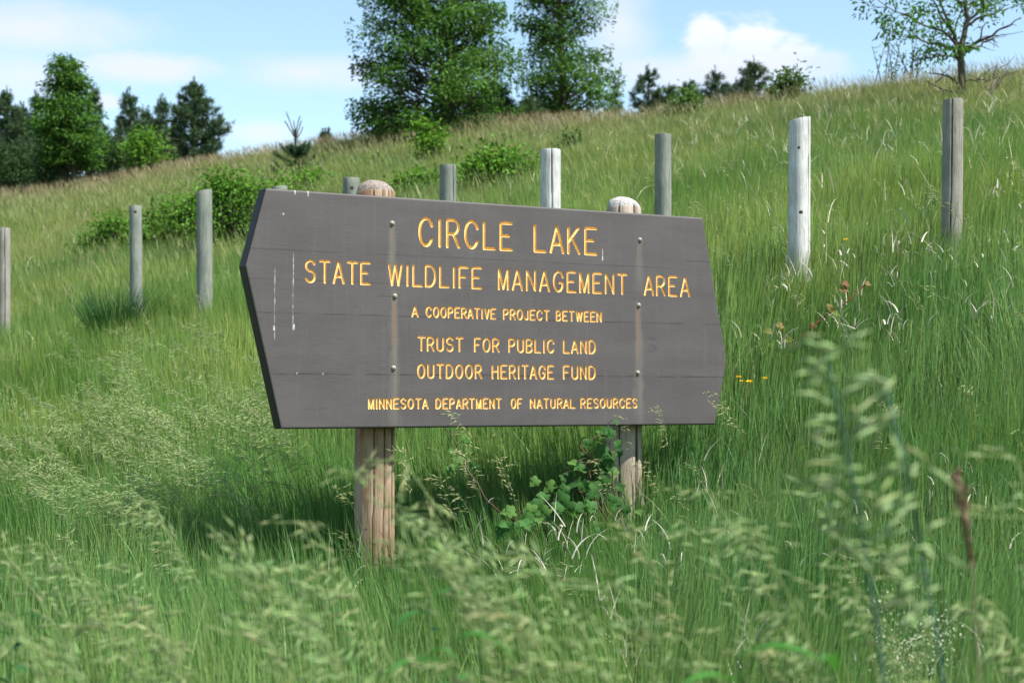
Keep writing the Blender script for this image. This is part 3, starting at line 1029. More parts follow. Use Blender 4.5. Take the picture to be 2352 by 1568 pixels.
broadleaf('ash_tree', 'young bright green tree with thin trunk in front of the dark pines at the left', 'tree', b,
          px_prof(b, 46, [(128, 132, 164), (160, 122, 190), (200, 106, 200), (250, 86, 216), (300, 72, 228), (350, 86, 232), (380, 110, 200)]),
          0.09, 240, 75, 0.135, 0.055, (0.058, 0.138, 0.026), 13, None, 0.48, 0.9, col2=(0.074, 0.168, 0.028))


def needles(mb, path, n, L, col, rng, fwd=0.8, wid=0.004):
    tt = rng.uniform(0, 1, n)
    k = np.linspace(0, 1, len(path))
    pc = np.array([np.interp(tt, k, path[:, j]) for j in range(3)]).T
    tg = np.gradient(path, axis=0)
    dr = np.array([np.interp(tt, k, tg[:, j]) for j in range(3)]).T
    dr /= np.linalg.norm(dr, axis=1)[:, None] + 1e-9
    dd = rng.normal(size=(n, 3)) * 0.6 + dr * fwd
    dd /= np.linalg.norm(dd, axis=1)[:, None]
    s = np.cross(dd, rng.normal(size=(n, 3)))
    s /= np.linalg.norm(s, axis=1)[:, None]
    e = pc + dd * L
    v = np.stack([pc - s * wid, pc + s * wid, e + s * wid * 0.4, e - s * wid * 0.4], 1).reshape(-1, 3)
    mb.add(v, np.arange(4 * n).reshape(n, 4), np.repeat(np.array(col) * rng.uniform(0.75, 1.3, (n, 1)), 4, 0))


def pine(name, label, base, H, R, seed, group=None, col=(0.046, 0.084, 0.036), dens=1.0, bottom=0.04, nl=0.16, tip=0.8, pw=0.85):
    rng = np.random.default_rng(seed)
    t = thing(name, label, 'tree', base, 0, group)
    tr, cr = MB(), MB()
    tube(tr, [(0, 0, -0.1), (0.02, 0, H * 0.5), (0, 0.02, H)], [H * 0.022, H * 0.014, 0.012], 8)
    z = H * bottom
    while z < H * 0.97:
        f = z / H
        nb = rng.integers(5, 8)
        a0 = rng.uniform(0, 6.28)
        for k in range(nb):
            ln = R * (1 - f) ** pw * rng.uniform(0.42, 1.3) + 0.08
            a = a0 + k * 6.28 / nb + rng.normal() * 0.25
            dr = np.array([math.cos(a), math.sin(a), 0])
            zz = z + rng.normal() * 0.06
            e = dr * ln + np.array([0, 0, zz + ln * rng.uniform(0.15, tip)])
            mid = dr * ln * 0.55 + np.array([0, 0, zz + ln * 0.02])
            p = bez((0, 0, zz), mid, e, 7)
            tube(tr, p, np.linspace(0.018, 0.006, 7), 4)
            nt_ = max(5, int(ln * 30 * dens))
            tt = np.sqrt(rng.uniform(0.06, 1, nt_))
            pc = np.array([np.interp(tt, np.linspace(0, 1, 7), p[:, j]) for j in range(3)]).T
            pc += rng.normal(size=(nt_, 3)) * np.array([0.10, 0.10, 0.07]) * (0.4 + ln * 0.5)
            nn = 13
            cen = np.repeat(pc, nn, 0)
            dd = rng.normal(size=(len(cen), 3)) * 0.75 + dr * 0.55 + np.array([0, 0, 0.55])
            dd /= np.linalg.norm(dd, axis=1)[:, None]
            cc = np.repeat(np.array(col) * rng.uniform(0.7, 1.45, (nt_, 1)), nn, 0)
            L = nl * rng.uniform(0.7, 1.2, len(cen))
            s = np.cross(dd, rng.normal(size=dd.shape))
            s /= np.linalg.norm(s, axis=1)[:, None]
            v = np.stack([cen - s * 0.009, cen + s * 0.009, cen + dd * L[:, None] + s * 0.004, cen + dd * L[:, None] - s * 0.004], 1).reshape(-1, 3)
            cr.add(v, np.arange(len(v)).reshape(-1, 4), np.repeat(cc, 4, 0))
        z += H * 0.04 + 0.07
    for k in range(9):      # upright leaders of this year at the top
        a = rng.uniform(0, 6.28)
        q0 = np.array([0, 0, H * rng.uniform(0.86, 0.97)])
        q1 = q0 + np.array([math.cos(a) * 0.12, math.sin(a) * 0.12, rng.uniform(0.12, 0.45)]) if k else np.array([0, 0, H + 0.22])
        needles(cr, bez(q0, (q0 + q1) / 2 + [math.cos(a) * 0.05, math.sin(a) * 0.05, -0.03], q1, 5), 60, 0.10, col, rng, 1.3, 0.008)
    tr.build('trunk', M_PBARK, t, smooth=True)
    cr.build('crown', M_NEEDLE, t)
    return t


def pine_px(x, ytop, ybase, half, depth, label, seed, group, **kw):
    b = on_ground(x, depth)
    H = at(x, ytop, depth)[2] - b[2]
    pine('pine_tree', label, b, H, half / F * depth, seed, group, **kw)


GP = 'dark pines behind the left end of the ridge'
pine_px(8, 214, 415, 75, 52, 'dark pine cut by the left edge of the photo', 31, GP)
pine_px(78, 222, 410, 62, 56, 'dark pine half hidden behind the left side of the young green tree', 32, GP)
pine_px(208, 205, 390, 62, 57, 'dark pine showing along the right side of the young green tree', 33, GP)
pine_px(292, 214, 375, 62, 55, 'dark pine above the bright green bush, with a pointed pair of tips', 34, GP)
pine_px(368, 232, 365, 46, 57, 'smaller dark pine squeezed beside the tallest dark pine', 35, GP)
pine_px(440, 192, 355, 92, 54, 'tallest dark pine, broad and full, at the right end of the left pine group', 36, GP, dens=1.25)
pine_px(130, 232, 410, 70, 58, 'dark pine right behind the trunk of the young green tree', 37, GP)
pine_px(40, 250, 415, 70, 53, 'shorter dark pine with a low crown, next to the pine cut by the left edge', 38, GP)
pine_px(330, 262, 368, 70, 58, 'low wide dark pine behind the bright green bush', 39, GP)
GR = 'dark pines peeping over the ridge right of the tall trees'
pine_px(1492, 160, 250, 85, 62, 'pointed dark pine just right of the tall broadleaf pair, over the ridge', 41, GR, pw=0.7)
pine_px(1415, 185, 262, 42, 66, 'bluish pine pressed against the right side of the airy broadleaf tree', 42, GR, col=(0.045, 0.075, 0.055))
pine_px(1645, 165, 235, 80, 60, 'dark pine left of the roundest pine over the ridge', 43, GR, pw=0.6)
pine_px(1735, 143, 222, 82, 58, 'broad round topped dark pine standing highest over the right ridge', 44, GR, dens=1.3, pw=0.5)
pine_px(1588, 195, 245, 70, 61, 'low dark pine crown barely over the ridge, between two taller pines', 45, GR, pw=0.5)
pine_px(1540, 205, 250, 62, 62, 'lowest dark pine on the right ridge, beside the pointed dark pine', 49, GR, pw=0.5)
pine_px(1695, 188, 230, 60, 60, 'low dark pine tucked against the left side of the roundest ridge pine', 50, GR, pw=0.5)
pine_px(745, 312, 345, 16, 52, 'tiny dark conifer tip on the skyline between the two tree groups', 46, None)
pine_px(1135, 200, 315, 75, 47, 'dark conifer filling the shade under the tall broadleaf pair', 48, None)
pine_px(1215, 240, 320, 40, 44, 'light green young pine in the gap under the tall broadleaf pair', 47, None, col=(0.055, 0.10, 0.035))

# young pine with long upright shoots
sp = on_ground(680, 35)
t = thing('pine_sapling', 'young pine with long upright bare shoots, above the left end of the sign', 'tree', sp)
tr, cr = MB(), MB()
rng = np.random.default_rng(77)


def lp(x, y, dy=0.0, d=35):
    return at(x, y, d) - sp + np.array([0, dy, 0])


st_path = np.array([lp(682, 460), lp(681, 400), lp(679, 340), lp(678, 300)])
tube(tr, st_path, [0.035, 0.03, 0.022, 0.014], 7)
for i, (x0, y0, x1, y1, x2, y2) in enumerate([(678, 318, 672, 290, 661, 262), (678, 318, 668, 300, 657, 282), (679, 318, 682, 290, 690, 268), (679, 318, 686, 300, 692, 277), (678, 320, 690, 310, 694, 292), (678, 318, 676, 295, 672, 275), (679, 345, 684, 335, 682, 322)]):
    p = bez(lp(x0, y0), lp(x1, y1, 0.05 * (i - 3)), lp(x2, y2, 0.08 * (i - 3)), 6)
    tube(tr, p, np.linspace(0.014, 0.009, 6), 5)
    needles(cr, p, 110, 0.035, (0.09, 0.14, 0.06), rng, 1.2)
for i in range(44):
    y0 = rng.uniform(340, 415)
    sgn = rng.choice([-1, 1])
    ln = rng.uniform(16, 44) * (0.55 + (y0 - 340) / 80)
    p = bez(lp(680, y0), lp(680 + sgn * ln * 0.6, y0 - 2, rng.normal() * 0.2), lp(680 + sgn * ln, y0 - ln * rng.uniform(0.2, 0.8), rng.normal() * 0.35), 6)
    tube(tr, p, np.linspace(0.012, 0.006, 6), 4)
    needles(cr, p, 260, 0.085, (0.035, 0.075, 0.03), rng, 1.0, 0.005)
needles(cr, st_path[1:], 250, 0.09, (0.035, 0.075, 0.03), rng, 0.9, 0.005)
tr.build('trunk', M_PBARK, t, smooth=True)
cr.build('crown', M_NEEDLE, t)


def shrub(label, x, ybase, rows, n_cl, per, L, W, col, seed, group=None, cl=0.22, depth=None, col2=None, name='shrub', depth_k=0.8):
    b = hit(x, ybase) if depth is None else on_ground(x, depth)
    d = b[1]
    rng = np.random.default_rng(seed)
    t = thing(name, label, 'bush', b, 0, group)
    prof = px_prof(b, d, rows)
    hs = [p[0] for p in prof]
    st_, cr = MB(), MB()
    h = rng.uniform(min(hs), max(hs), n_cl)
    l_, r_ = span(prof, h)
    th = rng.uniform(0, 6.28, n_cl)
    q = np.sqrt(rng.uniform(0.02, 1, n_cl))
    cx, rad = (r_ - l_) / 2, (r_ + l_) / 2
    cen = np.stack([cx + rad * q * np.cos(th), np.minimum(rad, 1.6) * depth_k * q * np.sin(th), h], 1)
    cen[:, 2] += gz(b[0] + cen[:, 0], b[1] + cen[:, 1]) - b[2]
    for k in range(n_cl):
        c = cen[k]
        g0 = np.array([c[0] * 0.75, c[1] * 0.75, 0])
        g0[2] = float(gz(b[0] + g0[0], b[1] + g0[1])) - b[2] - 0.05
        tube(st_, bez(g0, (g0 + c) / 2 + rng.normal(size=3) * 0.06, c + np.array([0, 0, 0.05]), 5), np.linspace(0.011, 0.004, 5), 4)
        s = cl * rng.uniform(0.6, 1.3)
        m = max(4, int(per * rng.uniform(0.6, 1.4)))
        off = rng.normal(size=(m, 3)) * s * 0.5 * np.array([1, 1, 0.8])
        cc = np.array(col if col2 is None or rng.random() < 0.6 else col2) * rng.uniform(0.8, 1.2)
        leaves(cr, c + off, L, W, rng, cc, up=0.8, droop=0.1, dirs=off / (np.linalg.norm(off, axis=1)[:, None] + 1e-6))
    st_.build('stems', M_BARK, t, smooth=True)
    cr.build('foliage', M_LEAF, t)
    return t


SH, SH2 = (0.078, 0.185, 0.024), (0.105, 0.225, 0.032)
GB = 'leafy shrubs on the slope behind the posts'
shrub('low dark leafy shrub left of the slim grey post', 245, 598, [(590, 185, 300), (560, 183, 305), (530, 200, 300), (512, 225, 285)], 70, 30, 0.075, 0.042, SH, 51, GB, 0.24)
shrub('leafy shrub between the slim grey post and the blue green post', 390, 592, [(585, 305, 470), (550, 308, 480), (500, 330, 470), (465, 370, 460)], 110, 30, 0.075, 0.042, SH, 52, GB, 0.26, col2=SH2)
shrub('tall leafy shrub between the blue green post and the left end of the sign', 535, 590, [(580, 455, 610), (520, 450, 640), (465, 465, 660), (425, 485, 560), (405, 500, 525)], 140, 30, 0.075, 0.042, SH, 53, GB, 0.26, col2=SH2)
shrub('low bright shrub at the foot of the young pine', 690, 462, [(458, 610, 790), (430, 620, 760), (405, 640, 740)], 70, 26, 0.085, 0.05, SH2, 54, GB, 0.28)
shrub('leafy shrub right of the cracked greenish post, over the sign top', 1140, 455, [(452, 1040, 1230), (430, 1050, 1225), (390, 1075, 1215), (360, 1085, 1175)], 120, 28, 0.085, 0.05, SH, 55, GB, 0.3, col2=SH2)
shrub('leafy shrub between the brown sign post and the cracked greenish post', 940, 472, [(468, 880, 1030), (440, 900, 1020), (410, 920, 990)], 60, 26, 0.085, 0.05, SH, 56, GB, 0.28, col2=SH2)
shrub('upright yellow green sapling bush in front of the large dark tree', 986, 392, [(385, 965, 1010), (345, 955, 1020), (310, 958, 1012), (286, 962, 985)], 55, 26, 0.10, 0.06, (0.10, 0.22, 0.025), 57, GB, 0.3)
shrub('bright green bush below the pointed dark pine in the left pine group', 330, 378, [(372, 290, 385), (340, 296, 375), (312, 308, 345)], 60, 30, 0.13, 0.075, SH2, 58, None, 0.45, depth=48)
shrub('dark low bush at the foot of the young green tree', 112, 420, [(416, 78, 160), (390, 82, 150), (365, 95, 135)], 50, 30, 0.12, 0.05, (0.035, 0.07, 0.025), 59, None, 0.42, depth=46)
shrub('small green tuft of leaves by the left slope, below the low dark shrub', 160, 628, [(625, 142, 180), (608, 146, 176)], 14, 18, 0.07, 0.04, SH, 60, GB, 0.16)
shrub('small dark sprig bush on the slope left of the yellow green sapling bush', 850, 392, [(388, 820, 880), (372, 825, 870)], 16, 20, 0.09, 0.05, SH, 61, GB, 0.24)
shrub('small round bush under the bare twigs, right of the whitish post', 1310, 362, [(360, 1285, 1335), (335, 1290, 1330), (318, 1300, 1322)], 24, 20, 0.10, 0.05, (0.05, 0.11, 0.025), 62, GB, 0.28)
shrub('light green bush on the ridge below the pointed dark pine', 1572, 275, [(272, 1535, 1610), (245, 1545, 1605), (215, 1560, 1590)], 36, 22, 0.11, 0.06, (0.075, 0.15, 0.035), 63, GB, 0.32, depth=31)
shrub('light green bush at the right end of the ridge pines', 1812, 225, [(222, 1780, 1845), (200, 1785, 1838), (176, 1795, 1830)], 34, 22, 0.11, 0.05, (0.06, 0.12, 0.03), 64, GB, 0.32, depth=29.5)
shrub('dark undergrowth bush under the left side of the large dark tree', 900, 325, [(322, 850, 990), (300, 852, 985), (275, 870, 960)], 60, 28, 0.13, 0.06, (0.035, 0.08, 0.022), 65, None, 0.45, depth=42)
shrub('leafy sucker growth round the trunk of the large dark tree', 1045, 338, [(332, 1015, 1080), (312, 1020, 1072)], 22, 24, 0.12, 0.06, ASH, 66, None, 0.32, depth=39)

shrub('dark undergrowth in the left corner of the skyline, under the pine at the photo edge', 25, 422, [(420, -30, 75), (385, -30, 72), (350, -30, 60)], 70, 30, 0.14, 0.06, (0.035, 0.075, 0.026), 67, None, 0.5, depth=49)
shrub('dark undergrowth between the young green tree and the bright green bush', 225, 395, [(393, 180, 300), (360, 185, 295), (330, 200, 280)], 70, 30, 0.14, 0.06, (0.04, 0.085, 0.026), 68, None, 0.5, depth=49.5)
# bare twiggy shrubs
def twigs(label, base, ends, r0, seed, group=None, name='bare_shrub', mat=None):
    rng = np.random.default_rng(seed)
    t = thing(name, label, 'bush', base, 0, group)
    mb = MB()
    for (e, n2) in ends:
        e = np.asarray(e) - base
        p = bez((0, 0, -0.05), e * np.array([0.35, 0.35, 0.6]) + rng.normal(size=3) * 0.04, e, 8)
        tube(mb, p, np.linspace(r0, r0 * 0.25, 8), 5)
        for k in range(n2):
            i = rng.integers(2, 7)
            q = p[i] + (e - p[i]) * 0.5 + rng.normal(size=3) * np.linalg.norm(e) * 0.14
            tube(mb, bez(p[i], (p[i] + q) / 2 + rng.normal(size=3) * 0.02, q, 4), np.linspace(r0 * 0.4, r0 * 0.15, 4), 4)
    mb.build('branches', mat or M_TWIG, t, smooth=True)
    return t


b = on_ground(1270, 34)
rng = np.random.default_rng(5)
twigs('bare grey twiggy shrub above the whitish split post', b, [(at(x, y, 34 + rng.normal() * 0.4), 5) for x, y in ((1185, 290), (1215, 300), (1235, 262), (1255, 255), (1275, 265), (1290, 285), (1300, 300), (1245, 305), (1228, 275))], 0.016, 70)
b = on_ground(2262, 21)
twigs('bare dead branch leaning right beside the sparse tree', b, [(at(x, y, 21 + rng.normal() * 0.2), 4) for x, y in ((2300, 165), (2330, 130), (2288, 150), (2318, 158), (2275, 190))], 0.016, 71)
b = on_ground(320, 50)
twigs('dead grey twigs in the shade between the pines at the left', b, [(at(x, y, 50 + rng.normal() * 0.4), 5) for x, y in ((265, 330), (275, 345), (385, 320), (400, 330), (270, 310), (395, 300), (420, 325))], 0.02, 72)

# sparse tree on the right, thin leafy shrub beside it
TD = 22.0
b = on_ground(2216, TD)
t = thing('ash_sapling', 'sparse young tree with forked grey trunk and half bare branches at the top right', 'tree', b)
rng = np.random.default_rng(91)
tr, cr = MB(), MB()


def tp(x, y, dy=0.0):
    return at(x, y, TD) - b + np.array([0, dy, 0])


def limb(pts, r0, r1, n=9, sides=7):
    pts = np.array(pts)
    k = np.linspace(0, 1, len(pts))
    q = np.linspace(0, 1, n)
    p = np.array([np.interp(q, k, pts[:, j]) for j in range(3)]).T
    p[1:-1] += rng.normal(size=(n - 2, 3)) * 0.012
    tube(tr, p, np.linspace(r0, r1, n), sides)
    return p


limb([tp(2217, 330), tp(2214, 235), tp(2209, 170), tp(2205, 125), tp(2207, 100)], 0.062, 0.046, 12, 9)
limb([tp(2207, 105), tp(2216, 70), tp(2222, 50), tp(2218, 20), tp(2226, -30), tp(2232, -80)], 0.043, 0.02, 10, 8)
limb([tp(2206, 108), tp(2192, 80), tp(2178, 50), tp(2160, 10), tp(2150, -30)], 0.030, 0.010)
LM = [
    [(2204, 122), (2180, 85), (2150, 72), (2110, 62), (2065, 42), (2030, 28)],
    [(2206, 135), (2185, 110), (2150, 100), (2110, 82), (2080, 80)],
    [(2205, 115), (2190, 75), (2165, 35), (2155, -5), (2130, -30)],
    [(2222, 50), (2245, 28), (2275, 5), (2300, -15)],
    [(2220, 60), (2250, 40), (2285, 30), (2300, 20), (2325, 5)],
    [(2208, 110), (2245, 100), (2275, 85), (2300, 70), (2322, 58)],
    [(2208, 118), (2240, 108), (2262, 96), (2285, 82), (2306, 72)],
    [(2207, 130), (2225, 118), (2245, 90), (2252, 62)],
    [(2212, 205), (2195, 180), (2165, 165), (2140, 160)],
    [(2213, 215), (2180, 208), (2150, 195), (2128, 185)],
    [(2211, 190), (2235, 188), (2262, 195)],
    [(2206, 140), (2190, 130), (2160, 128), (2130, 132)],
    [(2220, 20), (2200, -5), (2180, -30)], [(2222, 30), (2240, -5), (2262, -35)],
]
tips = []
for i, l in enumerate(LM):
    dy = rng.normal() * 0.35
    pts = [tp(x, y, dy * k / (len(l) - 1)) for k, (x, y) in enumerate(l)]
    p = limb(pts, 0.026 if i < 8 else 0.018, 0.006, 10, 6)
    for k in range(7):
        j = rng.integers(3, 10)
        q = p[j] + (p[-1] - p[0]) * 0.12 + rng.normal(size=3) * np.array([0.16, 0.2, 0.14])
        tube(tr, bez(p[j], (p[j] + q) / 2 + rng.normal(size=3) * 0.03, q, 4), np.linspace(0.007, 0.003, 4), 4)
        if i in (0, 1, 2, 3, 11, 12, 13) or (i == 4 and k < 2):
            tips.append(q)
for x, y in ((2035, 25), (2060, 45), (2022, 50), (2080, 60), (2105, 45), (2120, 70), (2140, 30), (2150, 60), (2165, 15), (2175, 70), (2130, 100), (2100, 95), (2150, 120), (2185, 105), (2200, 60), (2190, 30), (2235, 20), (2250, 55), (2285, 8), (2262, 25), (2155, 85), (2110, 20), (2085, 90), (2170, 140), (2120, 125), (2135, 5), (2205, 5)):
    tips.append(tp(x, y, rng.normal() * 0.3))
for q in tips:
    m = rng.integers(16, 34)
    off = rng.normal(size=(m, 3)) * np.array([0.10, 0.13, 0.065])
    leaves(cr, q + off, 0.085, 0.036, rng, np.array((0.062, 0.15, 0.022)) * rng.uniform(0.75, 1.3), up=0.6, droop=0.25, dirs=off * 6)
tr.build('trunk', M_BARK, t, smooth=True)
cr.build('crown', M_LEAF, t)

b = on_ground(2050, 29)
t = thing('thin_shrub', 'thin airy shrub of upright stems on the skyline, left of the sparse tree', 'bush', b)
tr, cr = MB(), MB()
for i in range(17):
    x = rng.uniform(1995, 2115)
    e = at(x + rng.normal() * 22, rng.uniform(50, 150), 29 + rng.normal() * 0.3) - b
    g = at(x, 200, 29)[0] - b[0]
    p = bez((g, e[1], -0.1), (g + (e[0] - g) * 0.3, e[1], e[2] * 0.5), e, 9)
    tube(tr, p, np.linspace(0.013, 0.005, 9), 4)
    for j in range(4, 9):
        m = rng.integers(1, 5)
        leaves(cr, p[j] + rng.normal(size=(m, 3)) * np.array([0.09, 0.09, 0.05]), 0.085, 0.034, rng, (0.05, 0.12, 0.03), droop=0.2)
tr.build('stems', M_BARK, t)
cr.build('foliage', M_LEAF, t)

# ------------------------------------------------------------------ grass
rng = np.random.default_rng(2024)


def vnoise(X, Y, s, seed):
    """cheap smooth value noise in metres"""
    r = np.random.default_rng(seed)
    T = r.random((64, 64))
    x, y = X / s + 1000, Y / s + 1000
    i, j = np.floor(x).astype(int), np.floor(y).astype(int)
    fx, fy = x - i, y - j
    fx, fy = fx * fx * (3 - 2 * fx), fy * fy * (3 - 2 * fy)
    g = lambda a, b: T[a % 64, b % 64]
    return (g(i, j) * (1 - fx) + g(i + 1, j) * fx) * (1 - fy) + (g(i, j + 1) * (1 - fx) + g(i + 1, j + 1) * fx) * fy


def scatter(d0, d1, dens, k=0.42, side=0.9):
    """random ground points in the wedge the camera and its neighbours see"""
    area = k * (d1 * d1 - d0 * d0) + 2 * side * (d1 - d0)
    n = int(area * dens)
    Y = np.empty(0)
    while len(Y) < n:
        y = rng.uniform(d0, d1, n * 2)
        y = y[rng.random(len(y)) < (k * y + side) / (k * d1 + side)]
        Y = np.concatenate([Y, y])
    Y = Y[:n]
    X = rng.uniform(-1, 1, n) * (k * Y + side)
    return X, Y


POST_XY = []


def grass_colour(X, Y, n):
    u = X / Y
    a = np.array((0.106, 0.226, 0.072))       # lush, near
    b = np.array((0.152, 0.268, 0.070))       # fresh yellow green around the posts
    c = np.array((0.178, 0.255, 0.078))       # olive hillside
    d = np.array((0.215, 0.230, 0.095))       # seeding, brownish crest
    lush = np.where(u > 0.1, 9.6, 8.3)
    k1 = np.clip((Y - lush + 2.2) / 4.5, 0, 1)[:, None]
    k2 = np.clip((Y - 13) / 12, 0, 1)[:, None]
    crest = np.interp(u, UC, [46, 46, 42, 32, 28])
    k3 = np.clip((Y - crest + 13) / 13, 0, 1)[:, None] ** 1.5
    col = a * (1 - k1) + b * k1
    col = col * (1 - k2) + c * k2
    col = col * (1 - k3 * 0.75) + d * k3 * 0.75
    v = (vnoise(X, Y, 2.2, 5) - 0.5)[:, None]
    v2 = (vnoise(X, Y, 0.5, 6) - 0.5)[:, None]
    col = col * (1 + v * 0.28 + v2 * 0.22) * (1 + (v + v2) * np.array([0.35, 0.0, 0.1]))
    yel = (rng.random((n, 1)) < 0.13) * rng.uniform(0.3, 1, (n, 1))
    col = col * (1 - yel * 0.5) + np.array((0.22, 0.26, 0.07)) * yel * 0.5
    blu = (rng.random((n, 1)) < 0.15) * rng.uniform(0.3, 1, (n, 1))
    col = col * (1 - blu * 0.5) + np.array((0.05, 0.16, 0.075)) * blu * 0.5
    far = np.clip((Y - 10) / 10, 0, 1)[:, None]
    col = col * (1 + (rng.uniform(0.72, 1.3, (n, 1)) - 1) * (1 - 0.55 * far)) * (1 + rng.normal(size=(n, 3)) * 0.05)
    return np.clip(col, 0.01, 0.6)


g_near, g_far = MB(), MB()
ZONES = [(1.5, 4.5, 3000, 0.62, 0.0066, 4), (4.5, 8.5, 3100, 0.56, 0.0062, 4), (8.5, 16.5, 2000, 0.38, 0.0074, 3), (16.5, 31, 1000, 0.38, 0.0095, 3), (31, 58, 430, 0.42, 0.014, 2)]
for (d0, d1, dens, H, W, ns) in ZONES:
    X, Y = scatter(d0, d1, dens, 0.40 if d0 > 16 else 0.42, 0.9)
    clump = vnoise(X, Y, 0.35, 8) * 0.5 + vnoise(X, Y, 1.3, 9) * 0.5
    keep = rng.random(len(X)) < 0.45 + clump
    X, Y, clump = X[keep], Y[keep], clump[keep]
    n = len(X)
    Z = gz(X, Y) - 0.02
    h = H * ((0.45 + 0.75 * clump) if d0 < 16 else (0.7 + 0.25 * clump)) * rng.uniform(0.6, 1.35, n)
    if d0 > 8:
        h *= np.where(X / Y > 0.12, 1.0, 1.0)
    if 4 < d0 < 9:      # thin, grazed strip under and before the sign
        low = np.exp(-(((X - 0.1) / 1.5) ** 4)) * np.exp(-(((Y - (7.1 + 0.45 * X)) / 0.95) ** 4))
        h *= 1 - 0.42 * low
    w = W * rng.uniform(0.45, 1.35, n) * np.where(rng.random(n) < 0.16, 1.75, 1.0)
    az = np.where(X / Y > 0.08, 0.0, math.pi) + rng.normal(size=n) * 0.8 + (vnoise(X, Y, 1.0, 10) - 0.5) * 4
    fk = 1.0 if d0 < 8 else 0.6
    lean = np.abs(rng.normal(size=n)) * 0.13 * fk + 0.03
    bend = np.abs(rng.normal(size=n)) ** 1.5 * 0.22 * fk + 0.02
    c = grass_colour(X, Y, n)
    tip = c * np.array([1.25, 1.12, 1.0])
    blades(g_near if d0 < 16 else g_far, np.stack([X, Y, Z], 1), h, w, az, lean, bend, c * 0.95, tip, rng, ns)
og = g_near.build('meadow_grass', M_GRASS)
tag(og, 'lush green meadow grass round the sign and posts', 'grass', kind='stuff')
og = g_far.build('hillside_grass', M_GRASS)
tag(og, 'olive grass covering the upper hillside', 'grass', kind='stuff')

# flowering stems: fine upright culms with small brownish heads all over the slope
mb = MB()
for (d0, d1, dens, H, W) in ((8.5, 17, 30, 0.50, 0.003), (17, 31, 55, 0.52, 0.005), (31, 58, 55, 0.58, 0.008)):
    X, Y = scatter(d0, d1, dens, 0.40, 0.9)
    n = len(X)
    u = X / Y
    crest = np.interp(u, UC, [46, 46, 42, 32, 28])
    k3 = np.clip((Y - crest + 12) / 12, 0, 1)[:, None]
    c0 = np.array((0.12, 0.17, 0.05)) * np.ones((n, 1))
    c1 = (np.array((0.19, 0.21, 0.09)) * (1 - k3) + np.array((0.25, 0.20, 0.12)) * k3) * rng.uniform(0.75, 1.25, (n, 1))
    h = H * rng.uniform(0.7, 1.25, n)
    base = np.stack([X, Y, gz(X, Y)], 1)
    az = math.pi + rng.normal(size=n) * 0.9
    lean = np.abs(rng.normal(size=n)) * 0.1
    blades(mb, base, h * 0.8, W * 0.55, az, lean, 0.1, c0, c1, rng, 2)
    top = base + np.stack([np.cos(az) * np.sin(lean) * h * 0.72, np.sin(az) * np.sin(lean) * h * 0.72, h * 0.72 * np.cos(lean)], 1)
    blades(mb, top, h * 0.26, W * 1.5, az, lean + 0.15, 0.5, c1, c1 * 1.1, rng, 2)
og = mb.build('flowering_grass', M_SEED)
tag(og, 'fine flowering grass stems with brownish heads along the slope and crest', 'grass', kind='stuff')


